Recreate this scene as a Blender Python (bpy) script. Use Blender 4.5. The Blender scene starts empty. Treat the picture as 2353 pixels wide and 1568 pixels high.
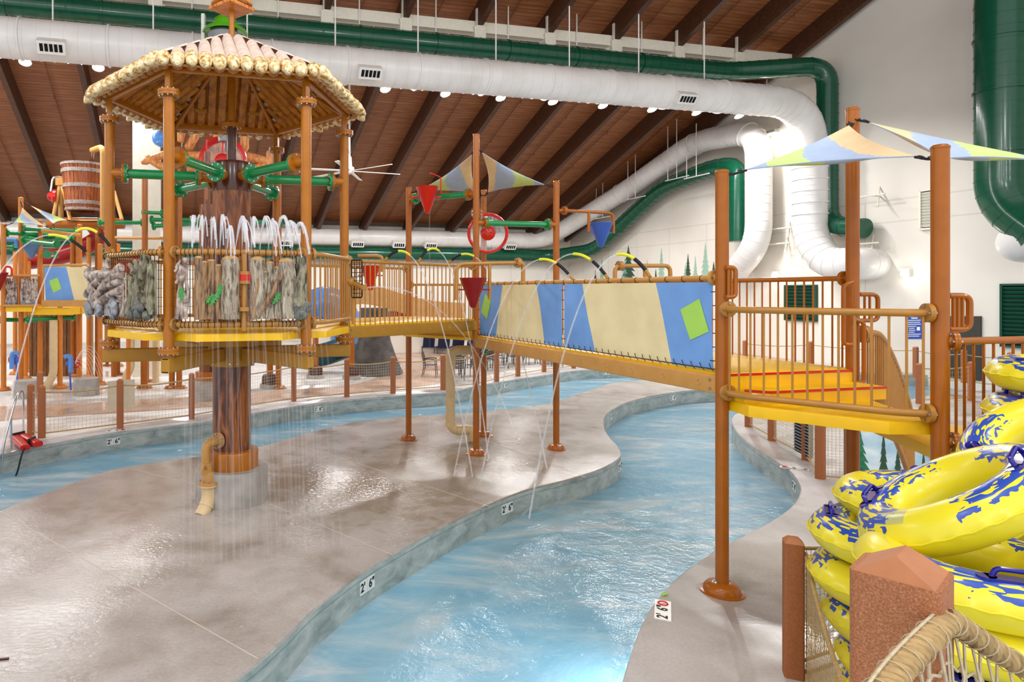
import bpy, bmesh, math, random
from mathutils import Vector as V, Matrix
from mathutils.geometry import tessellate_polygon
random.seed(7)
PI = math.pi
S = bpy.context.scene
C = S.collection
# ------------------------------------------------------------------ camera model (pixels of the 2353x1568 frame)
F, CX, CY, H = 1510.0, 800.0, 670.0, 3.25
def G(x, y, z=0.0):
    Y = F * (H - z) / (y - CY)
    return V(((x - CX) / F * Y, Y, z))
def P(x, y, Y):
    return V(((x - CX) / F * Y, Y, H - (y - CY) * Y / F))
TH = math.radians(13.6)
UX, UY = math.cos(TH), math.sin(TH)
def UV(u, v, z=0.0):            # building axes: u along the ducts, v away from the camera
    return V((u * UX - v * UY, u * UY + v * UX, z))
def onU(x, y, u):               # point of a pixel ray on the plane u = const
    k = (x - CX) / F
    return P(x, y, u / (k * UX + UY))
def onV(x, y, v):
    k = (x - CX) / F
    return P(x, y, v / (-k * UY + UX))
def on_plane(x, y, A, B):       # pixel ray on the vertical plane through A and B
    k = (x - CX) / F
    n = V((-(B.y - A.y), B.x - A.x))
    Y = (n.x * A.x + n.y * A.y) / (n.x * k + n.y)
    return P(x, y, Y)
def roofz(v):
    return 8.0 + 0.37 * (44.2 - v)
# ------------------------------------------------------------------ mesh builder
class MB:
    def __init__(s):
        s.v, s.f, s.m, s.cur = [], [], [], 0
    def add(s, vs, fs):
        o = len(s.v)
        s.v += [tuple(p) for p in vs]
        for f in fs:
            s.f.append([i + o for i in f]); s.m.append(s.cur)
        return s
    def mat(s, i):
        s.cur = i; return s
    def box(s, c, d, rz=0.0, M=None):
        R = M if M else Matrix.Rotation(rz, 3, 'Z')
        c = V(c)
        vs = [c + R @ V((x * d[0] / 2, y * d[1] / 2, z * d[2] / 2)) for x in (-1, 1) for y in (-1, 1) for z in (-1, 1)]
        return s.add(vs, [(0, 1, 3, 2), (4, 6, 7, 5), (0, 4, 5, 1), (2, 3, 7, 6), (0, 2, 6, 4), (1, 5, 7, 3)])
    def beam(s, a, b, w, h, up=V((0, 0, 1))):
        a, b = V(a), V(b); d = (b - a); L = d.length; d = d / L
        sx = d.cross(up).normalized(); uz = sx.cross(d)
        M = Matrix((d, sx, uz)).transposed()
        return s.box((a + b) / 2, (L, w, h), M=M)
    def rbox(s, a, b, w, h, r, up=V((0, 0, 1)), n=3):      # beam with rounded edges along its length
        a, b = V(a), V(b); d = (b - a).normalized()
        sx = d.cross(up).normalized(); uz = sx.cross(d)
        pr = []
        for (cx, cz, a0) in ((w/2-r, h/2-r, 0), (-w/2+r, h/2-r, PI/2), (-w/2+r, -h/2+r, PI), (w/2-r, -h/2+r, 1.5*PI)):
            for i in range(n + 1):
                t = a0 + PI/2 * i / n
                pr.append((cx + r * math.cos(t), cz + r * math.sin(t)))
        N = len(pr)
        vs = [a + sx * p + uz * q for p, q in pr] + [b + sx * p + uz * q for p, q in pr]
        fs = [(i, (i+1) % N, N + (i+1) % N, N + i) for i in range(N)] + [list(range(N))[::-1], list(range(N, 2*N))]
        return s.add(vs, fs)
    def cyl(s, a, b, r, r2=None, n=12, caps=True):
        return s.tube([a, b], [r, r if r2 is None else r2], n, caps)
    def tube(s, pts, r, n=8, caps=True, closed=False, flat=None):
        pts = [V(p) for p in pts]; k = len(pts)
        rs = r if isinstance(r, (list, tuple)) else [r] * k
        T = []
        for i in range(k):
            if closed: t = pts[(i+1) % k] - pts[i-1]
            else: t = pts[min(i+1, k-1)] - pts[max(i-1, 0)]
            T.append(t.normalized() if t.length > 1e-9 else V((0, 0, 1)))
        up = V((0, 0, 1)) if abs(T[0].z) < .9 else V((1, 0, 0))
        nrm = (up - T[0] * up.dot(T[0])).normalized()
        vs = []
        for i in range(k):
            nrm = nrm - T[i] * nrm.dot(T[i])
            nrm = nrm.normalized() if nrm.length > 1e-6 else V((1, 0, 0))
            bi = T[i].cross(nrm)
            for j in range(n):
                a = 2 * PI * j / n
                vs.append(pts[i] + (nrm * math.cos(a) * (flat or 1) + bi * math.sin(a)) * rs[i])
        fs = []
        for i in range(k if closed else k - 1):
            i2 = (i + 1) % k
            for j in range(n):
                j2 = (j + 1) % n
                fs.append((i*n + j, i*n + j2, i2*n + j2, i2*n + j))
        if caps and not closed:
            fs.append(list(range(n))[::-1]); fs.append(list(range((k-1)*n, k*n)))
        return s.add(vs, fs)
    def lathe(s, prof, c=(0, 0, 0), n=24, axis=None, caps=True):
        c = V(c)
        if axis is None: M = Matrix.Identity(3)
        else:
            z = V(axis).normalized(); x = z.orthogonal().normalized(); y = z.cross(x)
            M = Matrix((x, y, z)).transposed()
        vs = []
        for (r, z) in prof:
            for j in range(n):
                a = 2 * PI * j / n
                vs.append(c + M @ V((r * math.cos(a), r * math.sin(a), z)))
        fs = []
        for i in range(len(prof) - 1):
            for j in range(n):
                j2 = (j + 1) % n
                fs.append((i*n + j, i*n + j2, (i+1)*n + j2, (i+1)*n + j))
        if caps:
            fs.append(list(range(n))[::-1]); fs.append(list(range((len(prof)-1)*n, len(prof)*n)))
        return s.add(vs, fs)
    def prism(s, poly, z0, z1, cham=0.0):
        poly = [V((p[0], p[1])) for p in poly]; n = len(poly)
        A = sum(poly[i].x * poly[(i+1) % n].y - poly[(i+1) % n].x * poly[i].y for i in range(n))
        if A < 0: poly.reverse()
        lay = [(poly, z0)]
        if cham:
            ins = []
            for i in range(n):
                d1 = (poly[i] - poly[i-1]).normalized(); d2 = (poly[(i+1) % n] - poly[i]).normalized()
                nn = V((-d1.y - d2.y, d1.x + d2.x)); nn = nn.normalized() if nn.length > 1e-6 else V((-d1.y, d1.x))
                ins.append(poly[i] + nn * cham)
            mid = [(poly[i] * .3 + ins[i] * .7) for i in range(n)]
            lay += [(poly, z1 - cham), ([poly[i]*.7+ins[i]*.3 for i in range(n)], z1 - cham*.3), (ins, z1)]
        else: lay.append((poly, z1))
        vs = [(p.x, p.y, z) for pl, z in lay for p in pl]
        fs = []
        for k in range(len(lay) - 1):
            for i in range(n):
                j = (i + 1) % n
                fs.append((k*n + i, k*n + j, (k+1)*n + j, (k+1)*n + i))
        b = (len(lay) - 1) * n
        for t in tessellate_polygon([[V((p.x, p.y, 0)) for p in lay[-1][0]]]):
            a, bb, c = [lay[-1][0][i] for i in t]
            if (bb.x-a.x)*(c.y-a.y)-(bb.y-a.y)*(c.x-a.x) < 0: t = t[::-1]
            fs.append([b + i for i in t])
        fs.append(list(range(n))[::-1])
        return s.add(vs, fs)
    def plate(s, pts, th, nrm):       # 3D polygon given thickness along nrm
        pts = [V(p) for p in pts]; n = len(pts); o = V(nrm).normalized() * th
        vs = pts + [p + o for p in pts]
        return s.add(vs, [list(range(n))[::-1], list(range(n, 2*n))] + [(i, (i+1) % n, n + (i+1) % n, n + i) for i in range(n)])
    def ball(s, c, r, nu=12, nv=8, M=None):
        c = V(c); r = r if isinstance(r, (tuple, list)) else (r, r, r)
        vs = []; 
        for i in range(nv + 1):
            t = PI * i / nv
            for j in range(nu):
                a = 2 * PI * j / nu
                p = V((r[0]*math.sin(t)*math.cos(a), r[1]*math.sin(t)*math.sin(a), r[2]*math.cos(t)))
                vs.append(c + (M @ p if M else p))
        fs = [(i*nu + j, (i+1)*nu + j, (i+1)*nu + (j+1) % nu, i*nu + (j+1) % nu) for i in range(nv) for j in range(nu)]
        return s.add(vs, fs)
    def torus(s, c, R, r, nR=24, nr=8, M=None):
        c = V(c); vs = []
        for i in range(nR):
            a = 2*PI*i/nR
            for j in range(nr):
                b = 2*PI*j/nr
                p = V(((R + r*math.cos(b))*math.cos(a), (R + r*math.cos(b))*math.sin(a), r*math.sin(b)))
                vs.append(c + (M @ p if M else p))
        fs = [(i*nr + j, ((i+1) % nR)*nr + j, ((i+1) % nR)*nr + (j+1) % nr, i*nr + (j+1) % nr) for i in range(nR) for j in range(nr)]
        return s.add(vs, fs)
    def mesh(s, name, mats, smooth=True, ang=38):
        me = bpy.data.meshes.new(name)
        me.from_pydata([tuple(p) for p in s.v], [], s.f)
        for m in (mats if isinstance(mats, (list, tuple)) else [mats]): me.materials.append(m)
        me.polygons.foreach_set('material_index', s.m)
        if smooth:
            me.polygons.foreach_set('use_smooth', [True] * len(s.f))
            me.update()
            me.set_sharp_from_angle(angle=math.radians(ang))
        me.update()
        return me
def cat(pts, k=6, closed=False):     # Catmull-Rom through points
    pts = [V(p) for p in pts]; n = len(pts); out = []
    for i in range(n if closed else n - 1):
        if closed: a, b, c, d = pts[i-1], pts[i], pts[(i+1) % n], pts[(i+2) % n]
        else: a, b, c, d = pts[max(i-1, 0)], pts[i], pts[i+1], pts[min(i+2, n-1)]
        for j in range(k):
            t = j / k
            out.append(0.5*((2*b) + (c-a)*t + (2*a-5*b+4*c-d)*t*t + (3*b-a-3*c+d)*t**3))
    if not closed: out.append(pts[-1])
    return out
def bend(pts, r, k=5):               # polyline with rounded corners
    pts = [V(p) for p in pts]; out = [pts[0]]
    for i in range(1, len(pts) - 1):
        a, b, c = pts[i-1], pts[i], pts[i+1]
        d1 = (a-b); d2 = (c-b)
        rr = min(r, d1.length*.49, d2.length*.49)
        p, q = b + d1.normalized()*rr, b + d2.normalized()*rr
        for j in range(k + 1):
            t = j / k
            out.append(p*(1-t)**2 + b*2*t*(1-t) + q*t*t)
    out.append(pts[-1]); return out
# ------------------------------------------------------------------ objects
def base(me, name, parent=None, loc=None):
    o = bpy.data.objects.new(name, me); C.objects.link(o)
    if loc is not None: o.location = loc
    if parent is not None:
        o.parent = parent
        if parent.get('wloc') is not None:
            o.matrix_parent_inverse = Matrix.Translation(-V(parent['wloc']))
    return o
def tag(o, label=None, cat_=None, group=None, kind=None):
    if label: o['label'] = label
    if cat_: o['category'] = cat_
    if group: o['group'] = group
    if kind: o['kind'] = kind
    return o
def thing(name, label, cat_, loc=(0, 0, 0), group=None):
    o = bpy.data.objects.new(name, None); C.objects.link(o)
    o.location = loc; o.empty_display_size = .1
    o['wloc'] = tuple(loc)
    return tag(o, label, cat_, group)
def part(name, mb, mats, parent, label=None, smooth=True, ang=38):
    me = mb if isinstance(mb, bpy.types.Mesh) else mb.mesh(name, mats, smooth, ang)
    o = base(me, name, parent)
    if parent.get('wloc') is not None: o['wloc'] = (0, 0, 0)
    if label: o['label'] = label
    return o
def sub(name, mb, mats, parent, label=None):          # child of a mesh part (parent sits at the world origin)
    me = mb if isinstance(mb, bpy.types.Mesh) else mb.mesh(name, mats)
    o = bpy.data.objects.new(name, me); C.objects.link(o); o.parent = parent
    if label: o['label'] = label
    return o
def solo(name, mb, mats, label, cat_, group=None, smooth=True, kind=None, ang=38):
    o = base(mb if isinstance(mb, bpy.types.Mesh) else mb.mesh(name, mats, smooth, ang), name)
    return tag(o, label, cat_, group, kind)
def struct(name, mb, mats, smooth=True, ang=38):
    o = base(mb.mesh(name, mats, smooth, ang), name); o['kind'] = 'structure'
    return o
def clean():
    for o in C.objects:
        if 'wloc' in o: del o['wloc']
def dup(root, loc, rz=0.0, label=None, group=None, rot=None):
    r = root.copy(); C.objects.link(r); r.location = loc
    r.rotation_euler = rot if rot else (0, 0, rz)
    if label: r['label'] = label
    if group: r['group'] = group
    for ch in list(root.children):
        c = ch.copy(); C.objects.link(c); c.parent = r
        for g in ch.children:
            d = g.copy(); C.objects.link(d); d.parent = c
    return r
# ------------------------------------------------------------------ materials
def lin(h):
    h = h.lstrip('#'); o = []
    for i in (0, 2, 4):
        c = int(h[i:i+2], 16) / 255
        o.append(c/12.92 if c <= .04045 else ((c+.055)/1.055)**2.4)
    return (*o, 1)
class N:
    def __init__(s, name):
        s.m = bpy.data.materials.new(name); s.m.use_nodes = True
        s.t = s.m.node_tree; s.b = s.t.nodes['Principled BSDF']; s.o = s.t.nodes['Material Output']
    def n(s, ty, **k):
        x = s.t.nodes.new(ty)
        for a, b in k.items(): setattr(x, a, b)
        return x
    def l(s, a, b): s.t.links.new(a, b)
    def set(s, **k):
        for a, b in k.items(): s.b.inputs[a.replace('_', ' ')].default_value = b
        return s
    def coord(s, scale=(1, 1, 1), gen='Object'):
        tc = s.n('ShaderNodeTexCoord'); mp = s.n('ShaderNodeMapping'); mp.inputs['Scale'].default_value = scale
        s.l(tc.outputs[gen], mp.inputs[0]); return mp.outputs[0]
    def noise(s, vec, scale=5, detail=3, rough=.5, dist=0):
        x = s.n('ShaderNodeTexNoise'); x.inputs['Scale'].default_value = scale; x.inputs['Detail'].default_value = detail
        x.inputs['Roughness'].default_value = rough; x.inputs['Distortion'].default_value = dist
        s.l(vec, x.inputs['Vector']); return x.outputs[0]
    def ramp(s, fac, stops, interp='LINEAR'):
        r = s.n('ShaderNodeValToRGB'); e = r.color_ramp; e.interpolation = interp
        while len(e.elements) < len(stops): e.elements.new(.5)
        for i, (p, c) in enumerate(stops):
            e.elements[i].position = p; e.elements[i].color = c if not isinstance(c, str) else lin(c)
        s.l(fac, r.inputs[0]); return r.outputs[0]
    def mathn(s, op, a, b=None, c=None):
        x = s.n('ShaderNodeMath', operation=op)
        for i, q in enumerate((a, b, c)):
            if q is None: continue
            if isinstance(q, (int, float)): x.inputs[i].default_value = q
            else: s.l(q, x.inputs[i])
        return x.outputs[0]
    def mix(s, f, a, b):
        x = s.n('ShaderNodeMix', data_type='RGBA')
        for i, q in ((0, f), (6, a), (7, b)):
            if isinstance(q, (int, float)): x.inputs[i].default_value = q
            elif isinstance(q, str): x.inputs[i].default_value = lin(q)
            elif isinstance(q, tuple): x.inputs[i].default_value = q
            else: s.l(q, x.inputs[i])
        return x.outputs[2]
    def bump(s, h, st=.2, d=.02):
        x = s.n('ShaderNodeBump'); x.inputs['Strength'].default_value = st; x.inputs['Distance'].default_value = d
        s.l(h, x.inputs['Height']); s.l(x.outputs[0], s.b.inputs['Normal'])
def paint(name, col, rough=.35, var=.08, metal=0, sc=6, bump=0, coat=0, dark=None):
    a = N(name); a.set(Roughness=rough, Metallic=metal, Specular_IOR_Level=.35)
    if coat: a.set(Coat_Weight=coat, Coat_Roughness=.12)
    c = lin(col); d = lin(dark) if dark else tuple(x*(1-var*2.2) for x in c[:3]) + (1,)
    f = a.noise(a.coord(), sc, 4)
    col_ = a.ramp(f, [(.3, d), (.62, c)])
    a.l(col_, a.b.inputs['Base Color'])
    if bump: a.bump(a.noise(a.coord(), sc*8, 3), bump, .005)
    return a.m
# ------------------------------------------------------------------ palette
amber = paint('amber_post_paint', '#AE680F', .32, .05, coat=.15)
tan = paint('tan_rail_paint', '#B5803A', .36, .05, coat=.2)
rust = paint('orange_brown_post_paint', '#A65C0E', .3, .06, coat=.2)
faro = paint('bright_orange_post_paint', '#CE7C2C', .35, .05, coat=.15)
goldb = paint('golden_brown_beam_paint', '#AF7F2A', .45, .05)
peach = paint('light_tan_beam_paint', '#CD9650', .42, .05)
yellow = paint('yellow_plastic_deck', '#F2BF10', .38, .03)
green = paint('green_pipe_paint', '#128A4C', .22, .05, coat=.5)
red = paint('red_plastic', '#CE1D17', .28, .05, coat=.3)
dred = paint('dark_red_fibreglass', '#9B1A1C', .3, .06)
bluep = paint('blue_plastic', '#4468C8', .3, .05)
skyb = paint('light_blue_plastic', '#5B93DC', .3, .05)
navy = paint('navy_sling_fabric', '#252F57', .7, .1)
black = paint('black_rubber', '#17161A', .6, .1)
dgrey = paint('dark_bronze_metal', '#4A4642', .5, .1)
steel = paint('bright_steel', '#C9CBD0', .22, .05, metal=1)
bolt_m = paint('zinc_bolt', '#B9BEC6', .3, .05, metal=.9)
white = paint('white_paint', '#E9E6E1', .5, .03)
cream_st = paint('cream_steel_paint', '#E4DFD0', .5, .03)
pvc = paint('beige_pvc', '#D9BE93', .4, .05)
pvcd = paint('tan_pvc', '#BF8F50', .38, .05)
timber = paint('terracotta_composite', '#A8663F', .62, .09, sc=60, bump=.15)
timber_top = paint('terracotta_cap', '#B87850', .55, .05, sc=20)
rope_m = paint('manila_rope', '#BFA06F', .8, .12, sc=40, bump=.3)
rope_d = paint('weathered_rope', '#B79A6C', .85, .15, sc=40)
cord_w = paint('pale_net_cord', '#CDBFA2', .85, .1, sc=60)
cord_k = paint('dark_net_cord', '#3B2A1E', .8, .1)
conc_pad = paint('smooth_concrete', '#A9A49F', .7, .12, sc=4, bump=.1)
lime = paint('lime_fabric', '#AEE064', .8, .04, sc=3)
fblue = paint('blue_fabric', '#78A8E8', .75, .07, sc=2.5, bump=.05)
fcream = paint('cream_fabric', '#EFDFAE', .8, .05, sc=2.5, bump=.05)
s_blue = paint('sail_blue', '#AABCDA', .85, .04)
s_lime = paint('sail_lime', '#C6DB8C', .85, .04)
s_org = paint('sail_peach', '#E8CBA0', .85, .04)
helm = paint('green_gloss_plastic', '#57B21F', .2, .03, coat=.5)
grey_p = paint('grey_plastic', '#8E9094', .35, .05)
sign_b = paint('blue_sign', '#2A4FAE', .45, .03)
ink = paint('black_ink', '#16161A', .6, .02)
tile_w = paint('white_tile', '#E6E6E2', .3, .03)
dkbrown = paint('dark_brown_cover', '#4B2416', .35, .1)
rock_m = paint('dark_rockwork', '#5C5754', .75, .25, sc=3, bump=.3)
louvre_m = paint('green_louvre', '#0F4A36', .4, .05)
door_m = paint('bronze_door', '#3C3A34', .5, .05)
duct_g = paint('green_duct_paint', '#0C4F38', .22, .05, coat=.3)
hut_m = paint('tan_fascia', '#B98B58', .6, .08)
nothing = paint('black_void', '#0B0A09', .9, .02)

def emis(name, col, st):
    a = N(name); a.set(Emission_Color=lin(col), Emission_Strength=st, Base_Color=lin(col)); return a.m
lamp_e = emis('lamp_lens', '#FFF8EE', 60)
wall_e = emis('wall_lamp_lens', '#FFF4E0', 25)

def trunk_mat():
    a = N('carved_bark_paint'); a.set(Roughness=.35, Coat_Weight=.12)
    f = a.noise(a.coord((2.2, 2.2, .32)), 2.6, 4, .55, 1.0)
    g = a.noise(a.coord((14, 14, .8)), 2, 3, .6, .4)
    c = a.ramp(f, [(.40, '#45200F'), (.48, '#6A3213'), (.55, '#A05A18'), (.60, '#7A3E14'), (.68, '#4A2210')])
    a.l(a.mix(a.ramp(g, [(.48, (0, 0, 0, 1)), (.66, (.4, .4, .4, 1))]), c, '#3B1B12'), a.b.inputs['Base Color'])
    a.bump(f, .5, .05); return a.m
trunk = trunk_mat()
trunk_top = paint('brown_pillar_paint', '#552A18', .25, .06, coat=.4)
def wood_mat(name, cols, sc=(6, 6, .6), rough=.4):
    a = N(name); a.set(Roughness=rough)
    f = a.noise(a.coord(sc), 3, 5, .6, .6)
    a.l(a.ramp(f, [(.35, cols[0]), (.5, cols[1]), (.62, cols[2])]), a.b.inputs['Base Color']); a.bump(f, .25, .01)
    return a.m
bucket_m = wood_mat('stained_bucket_staves', ('#6E2E12', '#A4511F', '#B9672B'), (9, 9, .5))
log_m = wood_mat('orange_log_paint', ('#B4682E', '#D78B4C', '#E0A062'), (4, 4, 1))
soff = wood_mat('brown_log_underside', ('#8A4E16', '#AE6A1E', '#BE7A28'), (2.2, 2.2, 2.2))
box_m = wood_mat('orange_wood', ('#A2561E', '#C97A30', '#D98D40'), (2, 9, 2))
def log_top():
    a = N('pale_log_paint'); a.set(Roughness=.45)
    f = a.noise(a.coord(), 7, 5, .6)
    a.l(a.ramp(f, [(.3, '#DFC6B6'), (.6, '#F2E4D8')]), a.b.inputs['Base Color']); a.bump(f, .2, .02); return a.m
log_t = log_top()
def log_end():
    a = N('speckled_log_end_paint'); a.set(Roughness=.5)
    f = a.noise(a.coord(), 16, 3, .6)
    a.l(a.ramp(f, [(.36, '#A37434'), (.46, '#DDBD80'), (.62, '#F3E8C8')]), a.b.inputs['Base Color']); a.bump(f, .5, .03); return a.m
log_e = log_end()
hoop = wood_mat('worn_hoop', ('#6A5A52', '#B3A8A2', '#7C6156'), (5, 5, 5), .5)
# painted relief panels
def relief(name, cols, sc, r=.5, bp=.35):
    a = N(name); a.set(Roughness=r)
    f = a.noise(a.coord(sc), 4, 3, .55, .8)
    a.l(a.ramp(f, [(.36, cols[0]), (.47, cols[1]), (.66, cols[2])]), a.b.inputs['Base Color']); a.bump(f, bp, .02); return a.m
bark_g = relief('grey_bark_paint', ('#5A4A3C', '#8E7F6C', '#B7AE9A'), (7, 7, 1.6))
bark_b = relief('brown_bark_paint', ('#4E3524', '#8B6845', '#A98257'), (7, 7, 1.0))
drift = relief('driftwood_paint', ('#66524A', '#A08D82', '#CDBFB6'), (2, 2, 2), bp=.12)
olive = relief('olive_wood_paint', ('#3C3628', '#77705A', '#9C967C'), (4, 4, 1.6))
stone = relief('painted_boulder_grey', ('#55565C', '#83858C', '#A6A8AF'), (2.5, 2.5, 2.5))
stone_d = relief('painted_boulder_dark', ('#3A3B38', '#5A5C56', '#7A7C74'), (2.5, 2.5, 2.5))
cutw = paint('painted_cut_wood', '#C49A5E', .5, .1, sc=10)
leafg = paint('painted_leaf_green', '#3C9A45', .5, .12, sc=20)

def concrete(name, c0, c1, c2, wet=.5, rip=.06, stain=None):
    a = N(name)
    p = a.coord()
    big = a.noise(p, .55, 4, .55, .3); mid = a.noise(p, 2.2, 6, .6, .4); fine = a.noise(p, 30, 3, .6)
    col = a.ramp(a.mathn('ADD', a.mathn('MULTIPLY', big, .65), a.mathn('MULTIPLY', mid, .35)), [(.36, c0), (.47, c1), (.6, c2)])
    sp = a.ramp(fine, [(.35, (.82, .82, .82, 1)), (.6, (1, 1, 1, 1))])
    if stain:
        sx = a.n('ShaderNodeSeparateXYZ'); a.l(p, sx.inputs[0]); X = sx.outputs
        dx = a.mathn('MULTIPLY', a.mathn('SUBTRACT', X[0], stain[0]), 1/stain[2]); dy = a.mathn('MULTIPLY', a.mathn('SUBTRACT', X[1], stain[1]), 1/stain[3])
        d2 = a.mathn('SQRT', a.mathn('ADD', a.mathn('MULTIPLY', dx, dx), a.mathn('MULTIPLY', dy, dy)))
        e = a.mathn('ADD', a.mathn('SUBTRACT', 1.0, d2), a.mathn('MULTIPLY', a.mathn('SUBTRACT', mid, .5), 2.6))
        sm = a.ramp(e, [(.0, (0, 0, 0, 1)), (.55, (.85, .85, .85, 1))])
        col = a.mix(sm, col, '#887866')
    m = a.n('ShaderNodeMix', data_type='RGBA', blend_type='MULTIPLY'); m.inputs[0].default_value = .6
    a.l(col, m.inputs[6]); a.l(sp, m.inputs[7]); a.l(m.outputs[2], a.b.inputs['Base Color'])
    w = a.ramp(a.noise(p, .5, 3, .5), [(.38, (.07, .07, .07, 1)), (.62, (wet, wet, wet, 1))])
    a.l(w, a.b.inputs['Roughness'])
    rp = a.noise(a.coord((1, 1.6, 1)), 13, 4, .6, .6)
    a.bump(rp, rip, .03); a.set(Specular_IOR_Level=.5)
    return a.m
deck_m = concrete('pool_deck_concrete', '#A29B97', '#B8B2AF', '#C6C1BF', .55, .05)
isle_m = concrete('wet_island_concrete', '#92897F', '#ACA49E', '#BCB6B3', .32, .2, (.9, 11.6, 3.4, 2.6))
path_m = concrete('tan_stamped_path', '#A5836C', '#BB9B86', '#C4A896', .6, .04)
pale_m = concrete('pale_broom_concrete', '#CFCBC8', '#DEDBD9', '#E6E4E3', .6, .04)
joint_m = paint('joint_sealant', '#CDBFB2', .7, .04)
def poolwall():
    a = N('pool_wall_plaster'); a.set(Roughness=.45)
    p = a.coord((1, 1, 2.2)); f = a.noise(p, 2.5, 6, .65, .5)
    z = a.n('ShaderNodeSeparateXYZ'); a.l(a.coord(), z.inputs[0])
    col = a.ramp(f, [(.32, '#7B8785'), (.5, '#9AA5A3'), (.66, '#B1B8B5')])
    seam = a.mathn('LESS_THAN', a.mathn('ABSOLUTE', a.mathn('ADD', z.outputs[2], .095)), .008)
    a.l(a.mix(a.mathn('MULTIPLY', seam, .55), col, '#4F6E70'), a.b.inputs['Base Color'])
    a.bump(f, .15, .02); return a.m
pwall_m = poolwall()
def water():
    a = N('milky_pool_water'); t = a.t
    p = a.coord((1, 1, 1))
    st = a.noise(a.coord((.35, .9, 1)), 1.1, 5, .6, 1.4)
    foam = a.ramp(st, [(.40, '#8ECBEC'), (.54, '#AEDBF2'), (.68, '#E4F2FA')])
    rip = a.noise(p, 3.2, 4, .6, .8); rip2 = a.noise(p, 11, 3, .6, .4)
    b = a.n('ShaderNodeBump'); b.inputs['Strength'].default_value = .32; b.inputs['Distance'].default_value = .06
    a.l(a.mathn('ADD', rip, a.mathn('MULTIPLY', rip2, .35)), b.inputs['Height'])
    d = a.n('ShaderNodeBsdfDiffuse'); a.l(foam, d.inputs[0]); a.l(b.outputs[0], d.inputs['Normal'])
    tr = a.n('ShaderNodeBsdfTransparent'); tr.inputs[0].default_value = lin('#DDF4FA')
    m1 = a.n('ShaderNodeMixShader'); m1.inputs[0].default_value = .42
    a.l(d.outputs[0], m1.inputs[1]); a.l(tr.outputs[0], m1.inputs[2])
    g = a.n('ShaderNodeBsdfGlossy'); g.inputs['Roughness'].default_value = .12; a.l(b.outputs[0], g.inputs['Normal'])
    fr = a.n('ShaderNodeFresnel'); fr.inputs[0].default_value = 1.33; a.l(b.outputs[0], fr.inputs['Normal'])
    m2 = a.n('ShaderNodeMixShader'); a.l(fr.outputs[0], m2.inputs[0]); a.l(m1.outputs[0], m2.inputs[1]); a.l(g.outputs[0], m2.inputs[2])
    a.l(m2.outputs[0], a.o.inputs[0]); return a.m
water_m = water()
pfloor_m = paint('pool_floor_paint', '#BDE6F4', .6, .05, sc=1)
def jetmat(name, al):
    a = N(name)
    d = a.n('ShaderNodeBsdfDiffuse'); d.inputs[0].default_value = (.95, .96, 1, 1)
    t = a.n('ShaderNodeBsdfTransparent'); tl = a.n('ShaderNodeBsdfTranslucent'); tl.inputs[0].default_value = (.95, .96, 1, 1)
    m0 = a.n('ShaderNodeMixShader'); m0.inputs[0].default_value = .5; a.l(d.outputs[0], m0.inputs[1]); a.l(tl.outputs[0], m0.inputs[2])
    m = a.n('ShaderNodeMixShader')
    f = a.noise(a.coord((30, 30, 5)), 1.2, 3)
    a.l(a.mathn('MULTIPLY', f, al*2), m.inputs[0]); a.l(t.outputs[0], m.inputs[1]); a.l(m0.outputs[0], m.inputs[2])
    a.l(m.outputs[0], a.o.inputs[0]); return a.m
jet_m = jetmat('white_spray', .42)
jet_f = jetmat('thin_falling_water', .04)
jet_s = jetmat('fine_water_stream', .3)
def roofmat():
    a = N('stained_roof_decking'); a.set(Roughness=.55)
    tc = a.n('ShaderNodeTexCoord'); mp = a.n('ShaderNodeMapping'); mp.inputs['Rotation'].default_value = (0, 0, -TH)
    a.l(tc.outputs['Object'], mp.inputs[0])
    z = a.n('ShaderNodeSeparateXYZ'); a.l(mp.outputs[0], z.inputs[0])
    pl = a.mathn('FRACT', a.mathn('MULTIPLY', z.outputs[1], 5.2))
    gr = a.mathn('LESS_THAN', pl, .12)
    m2 = a.n('ShaderNodeMapping'); m2.inputs['Scale'].default_value = (.5, 5.2, 1); a.l(mp.outputs[0], m2.inputs[0])
    f = a.noise(m2.outputs[0], 1.6, 3, .6)
    col = a.ramp(f, [(.33, '#7A4524'), (.5, '#8C552E'), (.68, '#9C6338')])
    a.l(a.mix(gr, col, '#633619'), a.b.inputs['Base Color']); return a.m
roof_m = roofmat()
beam_m = wood_mat('dark_glulam', ('#38200F', '#482816', '#54301C'), (2, 2, 6), .5)
def wallmat():
    a = N('cream_precast_wall'); a.set(Roughness=.75)
    tc = a.n('ShaderNodeTexCoord'); mp = a.n('ShaderNodeMapping'); mp.inputs['Rotation'].default_value = (0, 0, -TH)
    a.l(tc.outputs['Object'], mp.inputs[0])
    z = a.n('ShaderNodeSeparateXYZ'); a.l(mp.outputs[0], z.inputs[0])
    s1 = a.mathn('LESS_THAN', a.mathn('FRACT', a.mathn('MULTIPLY', a.mathn('ADD', z.outputs[1], z.outputs[0]), .34)), .022)
    s2 = a.mathn('LESS_THAN', a.mathn('ABSOLUTE', a.mathn('SUBTRACT', z.outputs[2], 6.1)), .03)
    s3 = a.mathn('LESS_THAN', a.mathn('ABSOLUTE', a.mathn('SUBTRACT', z.outputs[2], 7.0)), .03)
    low = a.mathn('LESS_THAN', z.outputs[2], 7.0)
    f = a.noise(a.coord(), .4, 3)
    col = a.ramp(f, [(.35, '#DAD3C9'), (.65, '#E2DCD3')])
    s = a.mathn('MINIMUM', a.mathn('ADD', a.mathn('ADD', a.mathn('MULTIPLY', s1, low), s2), s3), 1)
    a.l(a.mix(a.mathn('MULTIPLY', s, .35), col, '#B5AA9C'), a.b.inputs['Base Color']); return a.m
wall_m = wallmat()
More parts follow.
